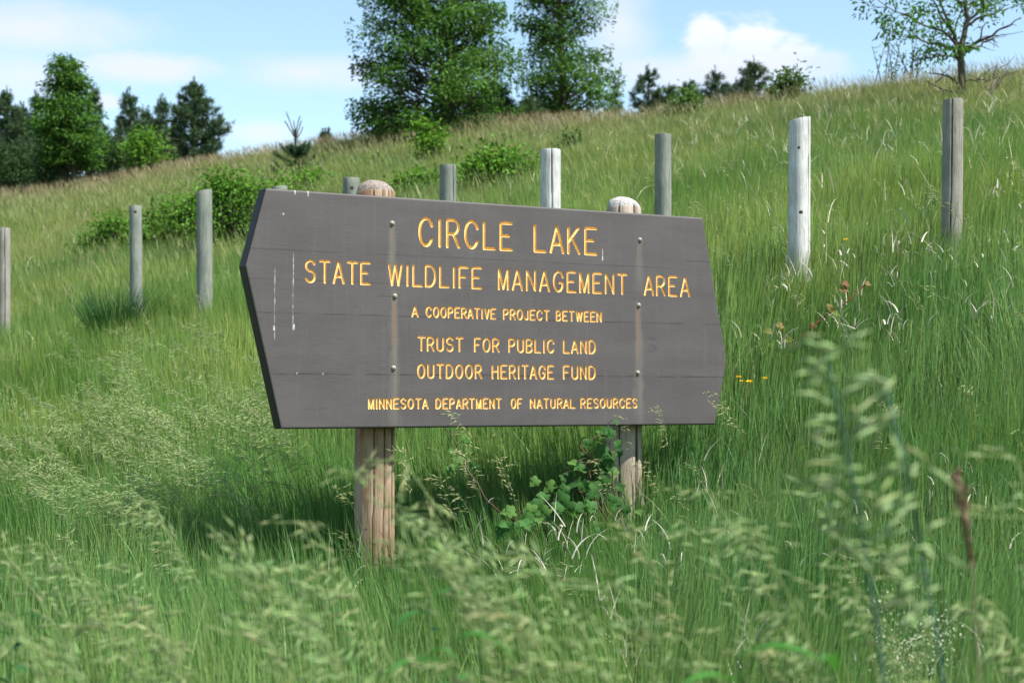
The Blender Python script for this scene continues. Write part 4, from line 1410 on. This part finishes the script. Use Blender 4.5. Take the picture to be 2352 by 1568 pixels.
# brome: leaning culm with a panicle of long spikelets, combed to the left by the wind
def brome(mb, base, tip, rng, n_sp=16, L=0.036, W=0.0042, col=(0.36, 0.38, 0.16), stem=(0.13, 0.22, 0.07), head=0.22, blow=1.0, sw=0.0017):
    base, tip = np.asarray(base, float), np.asarray(tip, float)
    mid = base + (tip - base) * np.array([0.12, 0.4, 0.68])
    p = bez(base, mid, tip, 10)
    p = np.vstack([p, p[-1] + np.array([-0.045 * blow, 0, 0.0]) * head / 0.2])
    tube(mb, p, np.linspace(sw, sw * 0.4, len(p)), 4, np.array(stem))
    s = np.concatenate([[0], np.cumsum(np.linalg.norm(np.diff(p, axis=0), axis=1))])
    f = np.clip((np.arange(n_sp) + rng.uniform(0, 1, n_sp)) / n_sp, 0, 1)
    q = s[-1] - head * f
    a = np.array([np.interp(q, s, p[:, j]) for j in range(3)]).T
    el = rng.normal(0.22, 0.30, n_sp) + rng.normal() * 0.38
    yw = rng.normal(0, 0.55, n_sp)
    flip = np.where(rng.random(n_sp) < 0.82, -1.0, 1.0) if blow > 0 else 1.0
    dr = np.stack([flip * np.cos(el) * np.cos(yw), np.sin(yw), np.sin(el) + 0.1], 1)
    dr /= np.linalg.norm(dr, axis=1)[:, None]
    bl = (0.006 + 0.05 * f * (1.15 - f)) * rng.uniform(0.4, 1.3, n_sp)
    e = a + dr * bl[:, None]
    sd = np.cross(dr, [0, 1, 0])
    v = np.stack([a - sd * 0.0004, a + sd * 0.0004, e + sd * 0.0004, e - sd * 0.0004], 1).reshape(-1, 3)
    mb.add(v, np.arange(4 * n_sp).reshape(-1, 4), np.array(stem) * 1.4)
    d2 = dr + np.stack([np.zeros(n_sp), np.zeros(n_sp), -rng.uniform(0.0, 0.40, n_sp)], 1)
    d2 /= np.linalg.norm(d2, axis=1)[:, None]
    Ls = L * rng.uniform(0.6, 1.3, n_sp)
    e2 = e - d2 * (Ls * rng.uniform(0.2, 0.6, n_sp))[:, None] + rng.normal(size=(n_sp, 3)) * 0.006
    e, d2, Ls = np.concatenate([e, e2]), np.concatenate([d2, d2 + rng.normal(size=(n_sp, 3)) * 0.16]), np.concatenate([Ls, Ls * 0.8])
    n_sp *= 2
    d2 /= np.linalg.norm(d2, axis=1)[:, None]
    s1 = np.cross(d2, rng.normal(size=(n_sp, 3)))
    s1 /= np.linalg.norm(s1, axis=1)[:, None]
    s2 = np.cross(d2, s1)
    m = e + d2 * (Ls * 0.42)[:, None]
    en = e + d2 * Ls[:, None] - np.array([0, 0, 1]) * (Ls * 0.12)[:, None]
    w = (W * rng.uniform(0.7, 1.25, n_sp) * 0.5)[:, None]
    V = np.stack([e, m + s1 * w, m + s2 * w, m - s1 * w, m - s2 * w, en], 1).reshape(-1, 3)
    T = np.array([[0, 2, 1], [0, 3, 2], [0, 4, 3], [0, 1, 4], [5, 1, 2], [5, 2, 3], [5, 3, 4], [5, 4, 1]])
    Fc = (np.arange(n_sp)[:, None, None] * 6 + T[None]).reshape(-1, 3)
    c = np.array(col) * rng.uniform(0.75, 1.25, (n_sp, 1)) * (1 + rng.normal(size=(n_sp, 3)) * 0.05)
    mb.add(V, Fc, np.repeat(c, 6, 0))


mb = MB()
# the flowering stand left of the sign and a thin scatter elsewhere
cnt = 0
heads = [(rng.uniform(-120, 640), rng.uniform(760, 1190)) for _ in range(70)]
while cnt < 330:
    hx, hy = heads[rng.integers(len(heads))]
    x, y = hx + rng.normal() * 28, hy + rng.normal() * 16
    e = ((x - 300) / 420) ** 2 + ((y - 960) / 210) ** 2
    if e > 1 or (x > 400 and y > 1080 and rng.random() < 0.8) or (x > 540 and y > 620 and x > 545 + (y - 620) * 0.2 + 40):
        continue
    g = hit(x, y, 0.52)
    tipz = 0.52 * rng.uniform(0.8, 1.25)
    tip = np.array([g[0], g[1], g[2] + tipz])
    bx, by = g[0] + rng.uniform(0.16, 0.42), g[1] + rng.normal() * 0.06
    bs = np.array([bx, by, float(gz(bx, by))])
    brome(mb, bs, tip, rng, rng.integers(12, 20), 0.060, 0.0036, np.array((0.33, 0.41, 0.18)) * rng.uniform(0.75, 1.2), head=rng.uniform(0.20, 0.32), sw=0.0015)
    cnt += 1
for k in range(330):
    X, Y = scatter(4.6, 16, 0.02)
    if not len(X):
        continue
    i = rng.integers(len(X))
    X, Y = X[i], Y[i]
    if Y < 7.8 and -1.2 < X < 1.5 and rng.random() < 0.6:
        continue
    z = float(gz(X, Y))
    hh = rng.uniform(0.40, 0.62)
    brome(mb, (X, Y, z), (X - rng.uniform(0.05, 0.2), Y + rng.normal() * 0.05, z + hh), rng, rng.integers(8, 16), 0.046, 0.0036, np.array((0.36, 0.40, 0.18)) * rng.uniform(0.75, 1.1), head=rng.uniform(0.10, 0.2), sw=0.0013)
# heads reaching in front of the lower edge of the sign
for x, y, d, n_ in ((1050, 950, 6.9, 18), (1062, 1040, 6.8, 26), (1150, 1060, 6.9, 20), (1520, 945, 7.6, 16), (1438, 960, 7.6, 8), (1640, 900, 7.8, 14), (1655, 930, 7.9, 20), (930, 1040, 6.6, 26), (1370, 1060, 7.3, 18), (1010, 1100, 6.6, 20), (575, 960, 7.0, 8), (1480, 1060, 7.5, 14)):
    tip = at(x, y, d)
    bs = np.array([tip[0] + rng.uniform(0.05, 0.2), d, float(gz(tip[0], d))])
    brome(mb, bs, tip, rng, n_, 0.04, 0.0034, (0.46, 0.46, 0.24), head=0.24, sw=0.0012)
og = mb.build('brome_grass', M_SEED)
tag(og, 'pale seeding brome grass nodding to the left beside and under the sign', 'grass', kind='stuff')

# foreground brome, near the lens
mb = MB()
FG = [(1010, 1270, 2.3), (1060, 1300, 2.2), (1110, 1260, 2.4), (1180, 1330, 2.1), (1230, 1300, 2.3), (1290, 1270, 2.5), (1340, 1310, 2.3), (1120, 1380, 2.0), (1200, 1410, 2.1), (1300, 1390, 2.2), (1390, 1350, 2.2), (1440, 1440, 2.0), (1380, 1470, 2.0), (1260, 1470, 2.2),
      (560, 1360, 2.2), (600, 1330, 2.4), (650, 1370, 2.1), (690, 1300, 2.5), (720, 1430, 2.1), (620, 1460, 2.0), (560, 1280, 2.6), (800, 1330, 2.7),
      (180, 1320, 2.7), (230, 1370, 2.5), (300, 1310, 2.8), (370, 1300, 2.9), (270, 1440, 2.3), (330, 1420, 2.4), (390, 1470, 2.3), (40, 1420, 2.3), (90, 1460, 2.4), (20, 1290, 2.6), (150, 1510, 2.3), (460, 1500, 2.3),
      (340, 1150, 3.1), (370, 1190, 3.0), (750, 1010, 2.1), (790, 1080, 2.0), (840, 1120, 2.0), (870, 1090, 2.1), (940, 1060, 2.4), (980, 1090, 2.5), (1000, 1190, 2.6), (830, 1200, 2.2), (930, 1230, 2.6),
      (1620, 1130, 2.3), (1680, 1170, 2.2), (1730, 1200, 2.2), (1760, 1260, 2.2), (1600, 1230, 2.5), (1830, 1230, 2.3),
      (1960, 1300, 2.3), (2010, 1330, 2.3), (1950, 1380, 2.4), (2060, 1260, 2.5), (2080, 1410, 2.6), (2330, 1060, 1.9), (2345, 1180, 2.0), (2300, 1420, 2.2), (2340, 1500, 2.2), (1560, 1480, 2.2), (1800, 1500, 2.2), (880, 1500, 2.2), (1050, 1540, 2.0), (1640, 1420, 2.4), (2180, 1470, 2.4),
      (480, 1390, 2.3), (120, 1240, 3.0), (1480, 1260, 2.7), (1890, 1170, 2.5), (1540, 1340, 2.6), (1150, 1300, 2.4), (1350, 1420, 2.1), (720, 1200, 2.5)]
for x, y, d in FG:
    if rng.random() < (0.6 if x > 1450 and y > 1330 else 0.34):
        continue
    for q in range(1 if rng.random() < 0.75 else 2):
        dd = d * rng.uniform(0.93, 1.1)
        tip = at(x + rng.normal() * 16, y + rng.normal() * 16 - 8, dd)
        bx = tip[0] + rng.uniform(0.12, 0.34)
        bs = np.array([bx, dd + rng.normal() * 0.04, float(gz(bx, dd))])
        warm = rng.random() ** 2
        col = np.array((0.29, 0.40, 0.17)) * (1 - 0.4 * warm) + np.array((0.46, 0.36, 0.20)) * 0.4 * warm
        brome(mb, bs, tip, rng, rng.integers(12, 20), 0.045, 0.0036, col * rng.uniform(0.8, 1.1), stem=(0.20, 0.27, 0.10), head=rng.uniform(0.20, 0.30), sw=0.0022)
og = mb.build('foreground_brome', M_SEED)
tag(og, 'blurred pale brome seed heads close to the camera along the bottom of the photo', 'grass', kind='stuff')

# two tall seeding stalks that stand out on the right, and the brown head
for i, (x, y, d, n_, lab) in enumerate(((1890, 790, 1.75, 30, 'tall blurred pale grass stalk reaching above the others, right of the sign'), (2030, 870, 1.7, 32, 'pale blurred grass stalk with fanned spikelets, nearer the reddish brown seed head'))):
    tip = at(x, y, d)
    bx = tip[0] + 0.12
    bs = np.array([bx, d, float(gz(bx, d))])
    t = thing('grass_stalk', lab, 'grass stalk', bs, 0, 'tall grass stalks near the camera at the right')
    a = MB()
    brome(a, bs - bs, tip - bs, rng, n_, 0.056, 0.0062, (0.30, 0.40, 0.18), (0.055, 0.13, 0.085), 0.30, 0.4, 0.0036)
    a.build('seed_head', M_SEED, t)
    a = MB()
    k = 14
    zz = rng.uniform(0.05, 0.5, k)
    blades(a, np.stack([np.full(k, 0.0), np.zeros(k), zz * 0.3], 1), rng.uniform(0.5, 0.75, k), 0.009, rng.uniform(0, 6.28, k), 0.15, 0.5, np.full((k, 3), (0.05, 0.13, 0.05)), np.full((k, 3), (0.06, 0.15, 0.05)), rng, 5)
    a.build('leaf_blades', M_GRASS, t)

d = 1.9
p0, p1, p2 = at(2196, 1085, d), at(2215, 1185, d), at(2232, 1290, d)
bs = np.array([p2[0] + 0.03, d, float(gz(p2[0], d))])
t = thing('seed_stalk', 'blurred reddish brown seed head on a straight stalk near the right edge', 'grass stalk', bs)
a = MB()
tube(a, np.array([(0, 0, 0), (p2 - bs) * 0.6 + [0.01, 0, 0], p2 - bs, p1 - bs]), [0.0022, 0.0019, 0.0017, 0.001], 6, np.array((0.17, 0.19, 0.09)))
a.build('stem', M_STRAW, t)
a = MB()
pth = bez(p0 - bs, p1 - bs, p2 - bs, 30)
for k in range(30):
    m = 9
    s = 0.0068 * math.sin(math.pi * min(1, (k + 2) / 22.0) ** 0.6) + 0.001
    off = rng.normal(size=(m, 3)) * s * 0.55
    leaves(a, pth[k] + off, 0.012, 0.005, rng, np.array((0.20, 0.14, 0.09)) * rng.uniform(0.6, 1.4), up=0.2, dirs=np.tile(np.array([-0.15, 0, 1.0]), (m, 1)))
a.build('seed_head', M_STRAW, t)

# dry pale straw tufts
mb = MB()
TUFTS = [(2070, 520, 6, 34), (2120, 540, 6, 34), (2035, 565, 5, 30), (2180, 560, 5, 28), (2050, 610, 6, 30), (2150, 600, 4, 24), (1770, 650, 5, 24), (1825, 615, 7, 22), (1815, 635, 7, 22), (1850, 620, 5, 22), (1945, 560, 3, 26), (1930, 690, 8, 40), (1960, 730, 7, 40), (2050, 710, 8, 42), (2085, 735, 5, 36), (1800, 760, 6, 40), (2250, 700, 5, 30), (2285, 690, 4, 30), (1720, 585, 4, 22),
         (2300, 330, 5, 14), (2330, 380, 6, 14), (2280, 420, 6, 16), (2340, 470, 6, 16), (2310, 520, 5, 18), (2240, 300, 3, 12), (2060, 420, 3, 14), (2160, 300, 4, 12), (2130, 345, 4, 12), (1890, 520, 3, 18), (1770, 520, 3, 18), (2330, 560, 5, 22), (2210, 640, 3, 24), (2270, 560, 4, 22),
         (1290, 1180, 10, 46), (1340, 1210, 9, 44), (1260, 1230, 8, 44), (1380, 1170, 7, 40), (1440, 1180, 9, 44), (1475, 1140, 9, 44), (1500, 1210, 6, 36), (1200, 1250, 8, 46), (1160, 1220, 5, 36), (1110, 1170, 7, 34), (1085, 1200, 5, 34), (1550, 1240, 8, 44), (1570, 1270, 6, 40), (1410, 1350, 8, 60), (1440, 1400, 8, 60), (1390, 1310, 5, 40), (1310, 1270, 6, 40),
         (1660, 1190, 4, 36), (1700, 1150, 4, 36), (1990, 1180, 6, 34), (2130, 1100, 7, 40), (2230, 1090, 8, 44), (2215, 1140, 6, 44), (2170, 1060, 5, 36), (1820, 1230, 5, 40), (1970, 1170, 4, 30), (1720, 1430, 6, 60), (1700, 1480, 4, 50), (2150, 1460, 5, 50), (2260, 1470, 4, 44), (1980, 1500, 3, 44), (1620, 1060, 4, 34), (160, 1480, 4, 50), (810, 1250, 5, 36), (820, 1320, 4, 40), (2320, 1130, 5, 40), (1740, 790, 3, 36), (1620, 985, 3, 36)]
for x, y, n_, ln in TUFTS:
    big_ = 1.45 if (x > 1750 and y < 800) else 1.0
    over = 0.42 if y > 1000 else 0.34
    for k in range(int(n_ * (1.7 if big_ > 1 else 1.0)) if y > 1000 or big_ > 1 else max(2, int(n_ * 0.7))):
        g = hit(x + rng.normal() * 14, y + rng.normal() * 12 + ln * 0.4, over)
        L = ln / F * g[1] * rng.uniform(1.0, 2.4)
        bs = np.array([[g[0], g[1] - 0.02, g[2] + over * rng.uniform(0.6, 1.05)]])
        c = np.array([(0.50, 0.47, 0.40)]) * rng.uniform(0.7, 1.25)
        blades(mb, bs, L, 0.0056 * big_ * rng.uniform(0.4, 1.4) * max(1, g[1] / 10), rng.uniform(0, 6.28), abs(rng.normal()) * 0.5, rng.uniform(0.3, 2.6), c, c * 1.05, rng, 6)
for k in range(85):
    X, Y = rng.uniform(0.05, 0.42), rng.uniform(8.5, 24)
    X *= Y
    if rng.random() > 0.25 + 2.2 * X / Y:
        continue
    z = float(gz(X, Y))
    for q in range(rng.integers(4, 10)):
        bs = np.array([[X + rng.normal() * 0.10, Y + rng.normal() * 0.1, z + rng.uniform(0.18, 0.38)]])
        c = np.array([(0.54, 0.52, 0.40)]) * rng.uniform(0.6, 1.25)
        blades(mb, bs, rng.uniform(0.10, 0.24), 0.0058 * max(1, Y / 12), rng.uniform(0, 6.28), abs(rng.normal()) * 0.3, rng.uniform(0.1, 1.8), c, c, rng, 5)
# scattered single straws
X, Y = scatter(4, 12, 14)
n = len(X)
c = np.full((n, 3), (0.46, 0.41, 0.30)) * rng.uniform(0.6, 1.2, (n, 1))
blades(mb, np.stack([X, Y, gz(X, Y) + 0.08], 1), rng.uniform(0.2, 0.45, n), 0.0038, rng.uniform(0, 6.28, n), np.abs(rng.normal(size=n)) * 0.35, rng.uniform(0.1, 1.6, n), c, c, rng, 5)
X, Y = scatter(11, 34, 5)
n = len(X)
keep = rng.random(n) < np.clip(0.25 + 2.2 * (X / Y), 0.12, 1)
X, Y = X[keep], Y[keep]
n = len(X)
c = np.full((n, 3), (0.55, 0.50, 0.36)) * rng.uniform(0.6, 1.15, (n, 1))
blades(mb, np.stack([X, Y, gz(X, Y) + 0.2], 1), rng.uniform(0.15, 0.35, n), 0.012 * np.maximum(Y / 18, 0.7), rng.uniform(0, 6.28, n), np.abs(rng.normal(size=n)) * 0.3, rng.uniform(0.1, 1.6, n), c, c, rng, 4)
og = mb.build('dry_straw', M_STRAW)
tag(og, 'bleached curling straw of last year scattered through the green grass', 'dry grass', kind='stuff')

# dark sedge clump by the slim post
b = hit(262, 790, 0.12)
t = MB()
n = 560
a = rng.uniform(0, 6.28, n)
rr = rng.uniform(0, 0.17, n)
bx, by = b[0] + np.cos(a) * rr, b[1] + np.sin(a) * rr
blades(t, np.stack([bx - b[0], by - b[1], gz(bx, by) - b[2]], 1), rng.uniform(0.5, 0.85, n), 0.009, a + rng.normal(size=n) * 0.4, rng.uniform(0.05, 0.42, n), rng.uniform(0.1, 0.7, n),
       np.full((n, 3), (0.020, 0.075, 0.022)), np.full((n, 3), (0.035, 0.105, 0.028)) * rng.uniform(0.7, 1.3, (n, 1)), rng, 5)
o = t.build('grass_tussock', M_GRASS, origin=(0, 0, 0))
o.location = tuple(b)
tag(o, 'dark green tussock of tall blades in front of the slim grey post', 'grass clump')

# ------------------------------------------------------------------ grape vine under the sign
LEAF2D = np.array([(0, 0), (0.16, -0.10), (0.38, -0.06), (0.46, 0.10), (0.40, 0.22), (0.54, 0.38), (0.50, 0.52), (0.34, 0.50), (0.30, 0.66), (0.16, 0.80), (0.0, 1.0)])


def vine_leaf(mb, p, d, nrm, size, col, rng):
    d = d / np.linalg.norm(d)
    s = np.cross(d, nrm)
    s /= np.linalg.norm(s) + 1e-9
    nn = np.cross(s, d)
    for sg in (1, -1):
        pts = LEAF2D * np.array([sg, 1.0])
        v = np.array([p + size * (s * a + d * (b - 0.05) + nn * (0.22 * abs(a) - 0.22 * b * b + 0.04 * math.sin(9 * b))) for a, b in pts])
        mid = np.array([p + size * (d * b - nn * 0.22 * b * b) for b in (0.15, 0.4, 0.65, 0.85)])
        V = np.vstack([v, mid])
        n = len(v)
        tri = [(0, 1, 11), (1, 2, 11), (2, 3, 11), (3, 4, 11), (4, 12, 11), (4, 5, 12), (5, 6, 12), (6, 7, 12), (7, 13, 12), (7, 8, 13), (8, 9, 13), (9, 14, 13), (9, 10, 14)]
        if sg < 0:
            tri = [(a, c, b) for a, b, c in tri]
        mb.add(V, tri, np.array(col))


b = hit(1350, 1170, 0.1)
b = on_ground(1395, 7.75)
t = thing('grape_vine', 'wild grape vine with lobed leaves climbing under the right half of the sign', 'vine', b)
vs, vl = MB(), MB()
rng = np.random.default_rng(404)
VL = [(1392, 1000, 62), (1372, 1020, 48), (1405, 1035, 66), (1420, 1010, 40), (1385, 1060, 60), (1350, 1050, 55), (1410, 1075, 52), (1425, 1110, 40), (1395, 1100, 50), (1340, 1085, 56), (1315, 1110, 55), (1365, 1120, 60), (1290, 1090, 46), (1270, 1115, 56), (1255, 1135, 52), (1300, 1140, 60), (1285, 1160, 55), (1330, 1155, 60), (1360, 1160, 50), (1245, 1155, 58), (1215, 1165, 50), (1180, 1175, 56), (1165, 1200, 52), (1200, 1195, 50), (1225, 1190, 46), (1410, 1150, 52), (1435, 1160, 40), (1380, 1195, 44), (1330, 1190, 40), (1080, 1010, 40), (1095, 1040, 46), (1060, 1055, 44), (1040, 1030, 36), (1150, 1215, 44), (1260, 1190, 44), (1398, 985, 36), (1350, 1010, 40), (1320, 1065, 44)]
pp = []
VL = VL + [(x + rng.normal() * 16, y + rng.normal() * 16, s * 0.8) for x, y, s in VL]
for x, y, s in VL:
    d = 7.72 + rng.uniform(-0.16, 0.16) - (0.35 if x < 1110 else 0) + (x - 1300) * 0.0006 - max(0, (y - 1080)) * 0.006
    p = at(x + rng.normal() * 4, y + rng.normal() * 4, d)
    pp.append(p - b)
    dirv = np.array([rng.normal() * 0.6 - 0.2, -0.45 + rng.normal() * 0.3, -0.6 + rng.normal() * 0.5])
    nrm = np.array([rng.normal() * 0.4 + 0.2, -0.7, 0.7 + rng.normal() * 0.3])
    col = np.array((0.040, 0.115, 0.026)) * rng.uniform(0.7, 1.3) if rng.random() < 0.8 else np.array((0.075, 0.16, 0.035)) * rng.uniform(0.8, 1.2)
    vine_leaf(vl, p - b, dirv, nrm, s * 0.64 / F * d, col, rng)
pp = np.array(pp)
for chain in ([(1440, 1250), (1415, 1150), (1400, 1080), (1405, 1000), (1395, 975)], [(1420, 1230), (1360, 1140), (1300, 1120), (1240, 1145), (1165, 1195)], [(1420, 1220), (1370, 1120), (1350, 1050), (1330, 1020)], [(1418, 1235), (1330, 1225), (1220, 1215), (1120, 1160), (1085, 1100), (1050, 1020), (1025, 985)]):
    q = np.array([at(x, y, 7.78 - (0.35 if x < 1130 else 0)) - b for x, y in chain])
    k = np.linspace(0, 1, len(q))
    u = np.linspace(0, 1, 14)
    q = np.array([np.interp(u, k, q[:, j]) for j in range(3)]).T
    q[1:-1] += rng.normal(size=(12, 3)) * 0.008
    tube(vs, q, np.linspace(0.006, 0.003, 14), 6)
    # leaf stalks
    for p in pp:
        j = np.argmin(np.linalg.norm(q - p, axis=1))
        if np.linalg.norm(q[j] - p) < 0.16:
            tube(vs, bez(q[j], (q[j] + p) / 2 + [0, 0, 0.02], p, 4), 0.0016, 4)
m_vine, nt = new_mat('vine_stem')
finish(nt, (0.09, 0.055, 0.035), 0.8, 0.2)
vs.build('stem', m_vine, t, smooth=True)
vl.build('foliage', M_LEAF, t)

# reddish vine sprig on the slope
b = hit(1800, 790, 0.15)
t = thing('vine_sprig', 'slender reddish brown vine sprig with few bronze leaves right of the sign', 'vine', b)
vs, vl = MB(), MB()
q = np.array([at(x, y, b[1] - 0.05) - b for x, y in ((1800, 830), (1820, 795), (1860, 755), (1900, 722), (1950, 690), (1985, 655))])
tube(vs, q, np.linspace(0.008, 0.004, 6), 6)
for x, y, s, cc in ((1945, 665, 26, (0.17, 0.11, 0.05)), (1938, 650, 20, (0.20, 0.09, 0.05)), (1988, 650, 18, (0.2, 0.14, 0.05)), (1905, 700, 18, (0.2, 0.15, 0.05)), (1912, 718, 24, (0.15, 0.2, 0.05)), (1870, 745, 20, (0.22, 0.09, 0.04)), (1850, 770, 24, (0.13, 0.17, 0.04)), (1800, 780, 28, (0.15, 0.16, 0.04)), (1770, 790, 26, (0.14, 0.2, 0.03)), (1760, 760, 24, (0.18, 0.17, 0.04)), (1785, 745, 24, (0.2, 0.16, 0.05)), (1742, 795, 26, (0.12, 0.2, 0.03))):
    p = at(x, y, b[1] - 0.06) - b
    vine_leaf(vl, p, np.array([rng.normal(), -0.4, -0.5 + rng.normal() * 0.4]), np.array([0.2, -0.7, 0.6]), s * 0.85 / F * b[1], np.array(cc), rng)
    j = np.argmin(np.linalg.norm(q - p, axis=1))
    tube(vs, bez(q[j], (q[j] + p) / 2 + [0, 0, 0.02], p, 4), 0.0022, 4)
m_red, nt = new_mat('reddish_stem')
finish(nt, (0.17, 0.055, 0.03), 0.8, 0.2)
vs.build('stem', m_red, t, smooth=True)
vl.build('foliage', M_LEAF, t)


# broad-leaved weeds at the bottom edge
def weed(label, x, ytop, d, n, L, W, col, seed):
    r = np.random.default_rng(seed)
    tip = at(x, ytop, d)
    b = np.array([tip[0] + r.normal() * 0.03, d, float(gz(tip[0], d))])
    t = thing('broadleaf_weed', label, 'weed', b, 0, 'broad leaved weeds at the bottom of the photo')
    st_, lf = MB(), MB()
    q = bez((0, 0, 0), (0.01, 0, (tip[2] - b[2]) * 0.5), tip - b, 9)
    tube(st_, q, np.linspace(0.004, 0.002, 9), 6)
    st_.build('stem', m_weed, t, smooth=True)
    for k in range(n):
        f = 0.45 + 0.55 * (k + 0.5) / n
        p = np.array([np.interp(f, np.linspace(0, 1, 9), q[:, j]) for j in range(3)])
        a = k * 2.4 + r.uniform(-0.3, 0.3)
        dr = np.array([math.cos(a), math.sin(a), 0])
        sd = np.array([-math.sin(a), math.cos(a), 0])
        ln = L * r.uniform(0.75, 1.15)
        tt = np.linspace(0, 1, 8)
        elev = 0.9 * tt - 1.0 * tt ** 2 * r.uniform(0.7, 1.5)
        cl = p + dr * (tt * ln)[:, None] + np.array([0, 0, 1.0]) * (elev * ln * 0.6)[:, None]
        wp = W * np.sin(math.pi * np.clip(tt * 0.97 + 0.03, 0, 1)) ** 0.8 * 0.5
        up = np.array([0, 0, 0.35])
        l_ = cl + sd * wp[:, None] + up * wp[:, None]
        r_ = cl - sd * wp[:, None] + up * wp[:, None]
        V = np.stack([l_, cl, r_], 1).reshape(-1, 3)
        Fq = [[3 * i, 3 * i + 1, 3 * i + 4, 3 * i + 3] for i in range(7)] + [[3 * i + 1, 3 * i + 2, 3 * i + 5, 3 * i + 4] for i in range(7)]
        lf.add(V, Fq, np.array(col) * r.uniform(0.8, 1.2))
    lf.build('foliage', M_LEAF, t, smooth=True)


m_weed, nt = new_mat('weed_stem')
finish(nt, (0.09, 0.14, 0.05), 0.7, 0.2)
WC = (0.045, 0.155, 0.035)
weed('tall leafy weed with long curved leaves below the middle of the sign', 985, 1350, 2.9, 14, 0.085, 0.024, WC, 1)
weed('low weed with broad bright leaves at the bottom edge, below the left sign post', 1040, 1440, 2.1, 14, 0.10, 0.026, (0.055, 0.19, 0.035), 2)
weed('low weed with broad bright leaves at the bottom edge, below the right sign post', 1690, 1475, 2.0, 14, 0.10, 0.025, (0.055, 0.19, 0.035), 3)
weed('low leafy weed at the bottom edge near the white flowered bedstraw', 1885, 1485, 2.0, 12, 0.09, 0.022, (0.055, 0.18, 0.035), 4)
weed('dark leafy weed near the lower left corner', 30, 1400, 3.0, 14, 0.10, 0.018, (0.03, 0.11, 0.03), 5)

# white bedstraw
tip = at(2095, 1440, 4.0)
b = np.array([tip[0], 4.0, float(gz(tip[0], 4.0))])
t = thing('bedstraw', 'plant with a froth of tiny white flowers in the grass at the lower right', 'wild flower', b)
vs, fl = MB(), MB()
for k in range(16):
    e = at(2095 + rng.normal() * 42, 1490 + rng.normal() * 50, 4.0 + rng.normal() * 0.05) - b
    q = bez((e[0] * 0.5, e[1] * 0.5, 0), (e[0] * 0.7, e[1], e[2] * 0.6), e, 7)
    tube(vs, q, 0.0012, 4)
    m = 55
    off = rng.normal(size=(m, 3)) * np.array([0.022, 0.022, 0.04])
    leaves(fl, e + off, 0.0055, 0.0050, rng, (0.62, 0.66, 0.48), up=0.5)
vs.build('stems', m_weed, t)
fl.build('blossoms', M_PETAL, t)

# yellow flowers
FW = [(1697, 866, 'yellow flower nearest the right edge of the sign, upper of three'), (1703, 876, 'smallest yellow flower of the three beside the right edge of the sign'), (1721, 879, 'largest yellow flower of the three beside the right edge of the sign'), (1757, 870, 'lone yellow flower a little apart, right of the three beside the sign'), (1942, 552, 'lone yellow flower on the slope between the silver post and the right end post'), (2183, 402, 'tiny yellow flower high on the slope by the right end post')]
for x, y, lab in FW:
    g = hit(x, y, 0.42)
    p = np.array([g[0], g[1], g[2] + 0.42])
    t = thing('yellow_flower', lab, 'flower', (g[0], g[1], g[2]), 0, 'yellow wild flowers in the grass')
    vs, fl = MB(), MB()
    tube(vs, [(0, 0, 0), (0.01, 0, 0.2), (0, 0, 0.42)], 0.0016, 5)
    vs.build('stem', m_weed, t)
    n = 9
    a = np.linspace(0, 6.28, n, endpoint=False)
    dr = np.stack([np.cos(a), np.sin(a), 0.25 * np.ones(n)], 1)
    sz = 0.017 if 'largest' in lab else (0.010 if 'smallest' in lab or 'tiny' in lab else 0.014)
    leaves(fl, np.array([0, 0, 0.42]) + dr * sz * 0.6, sz * 1.4, sz, rng, (0.85, 0.52, 0.02), dirs=dr * 3)
    fl.build('blossom', M_PETAL, t)
print("FACES", sum(len(o.data.polygons) for o in bpy.data.objects if o.type == 'MESH'))
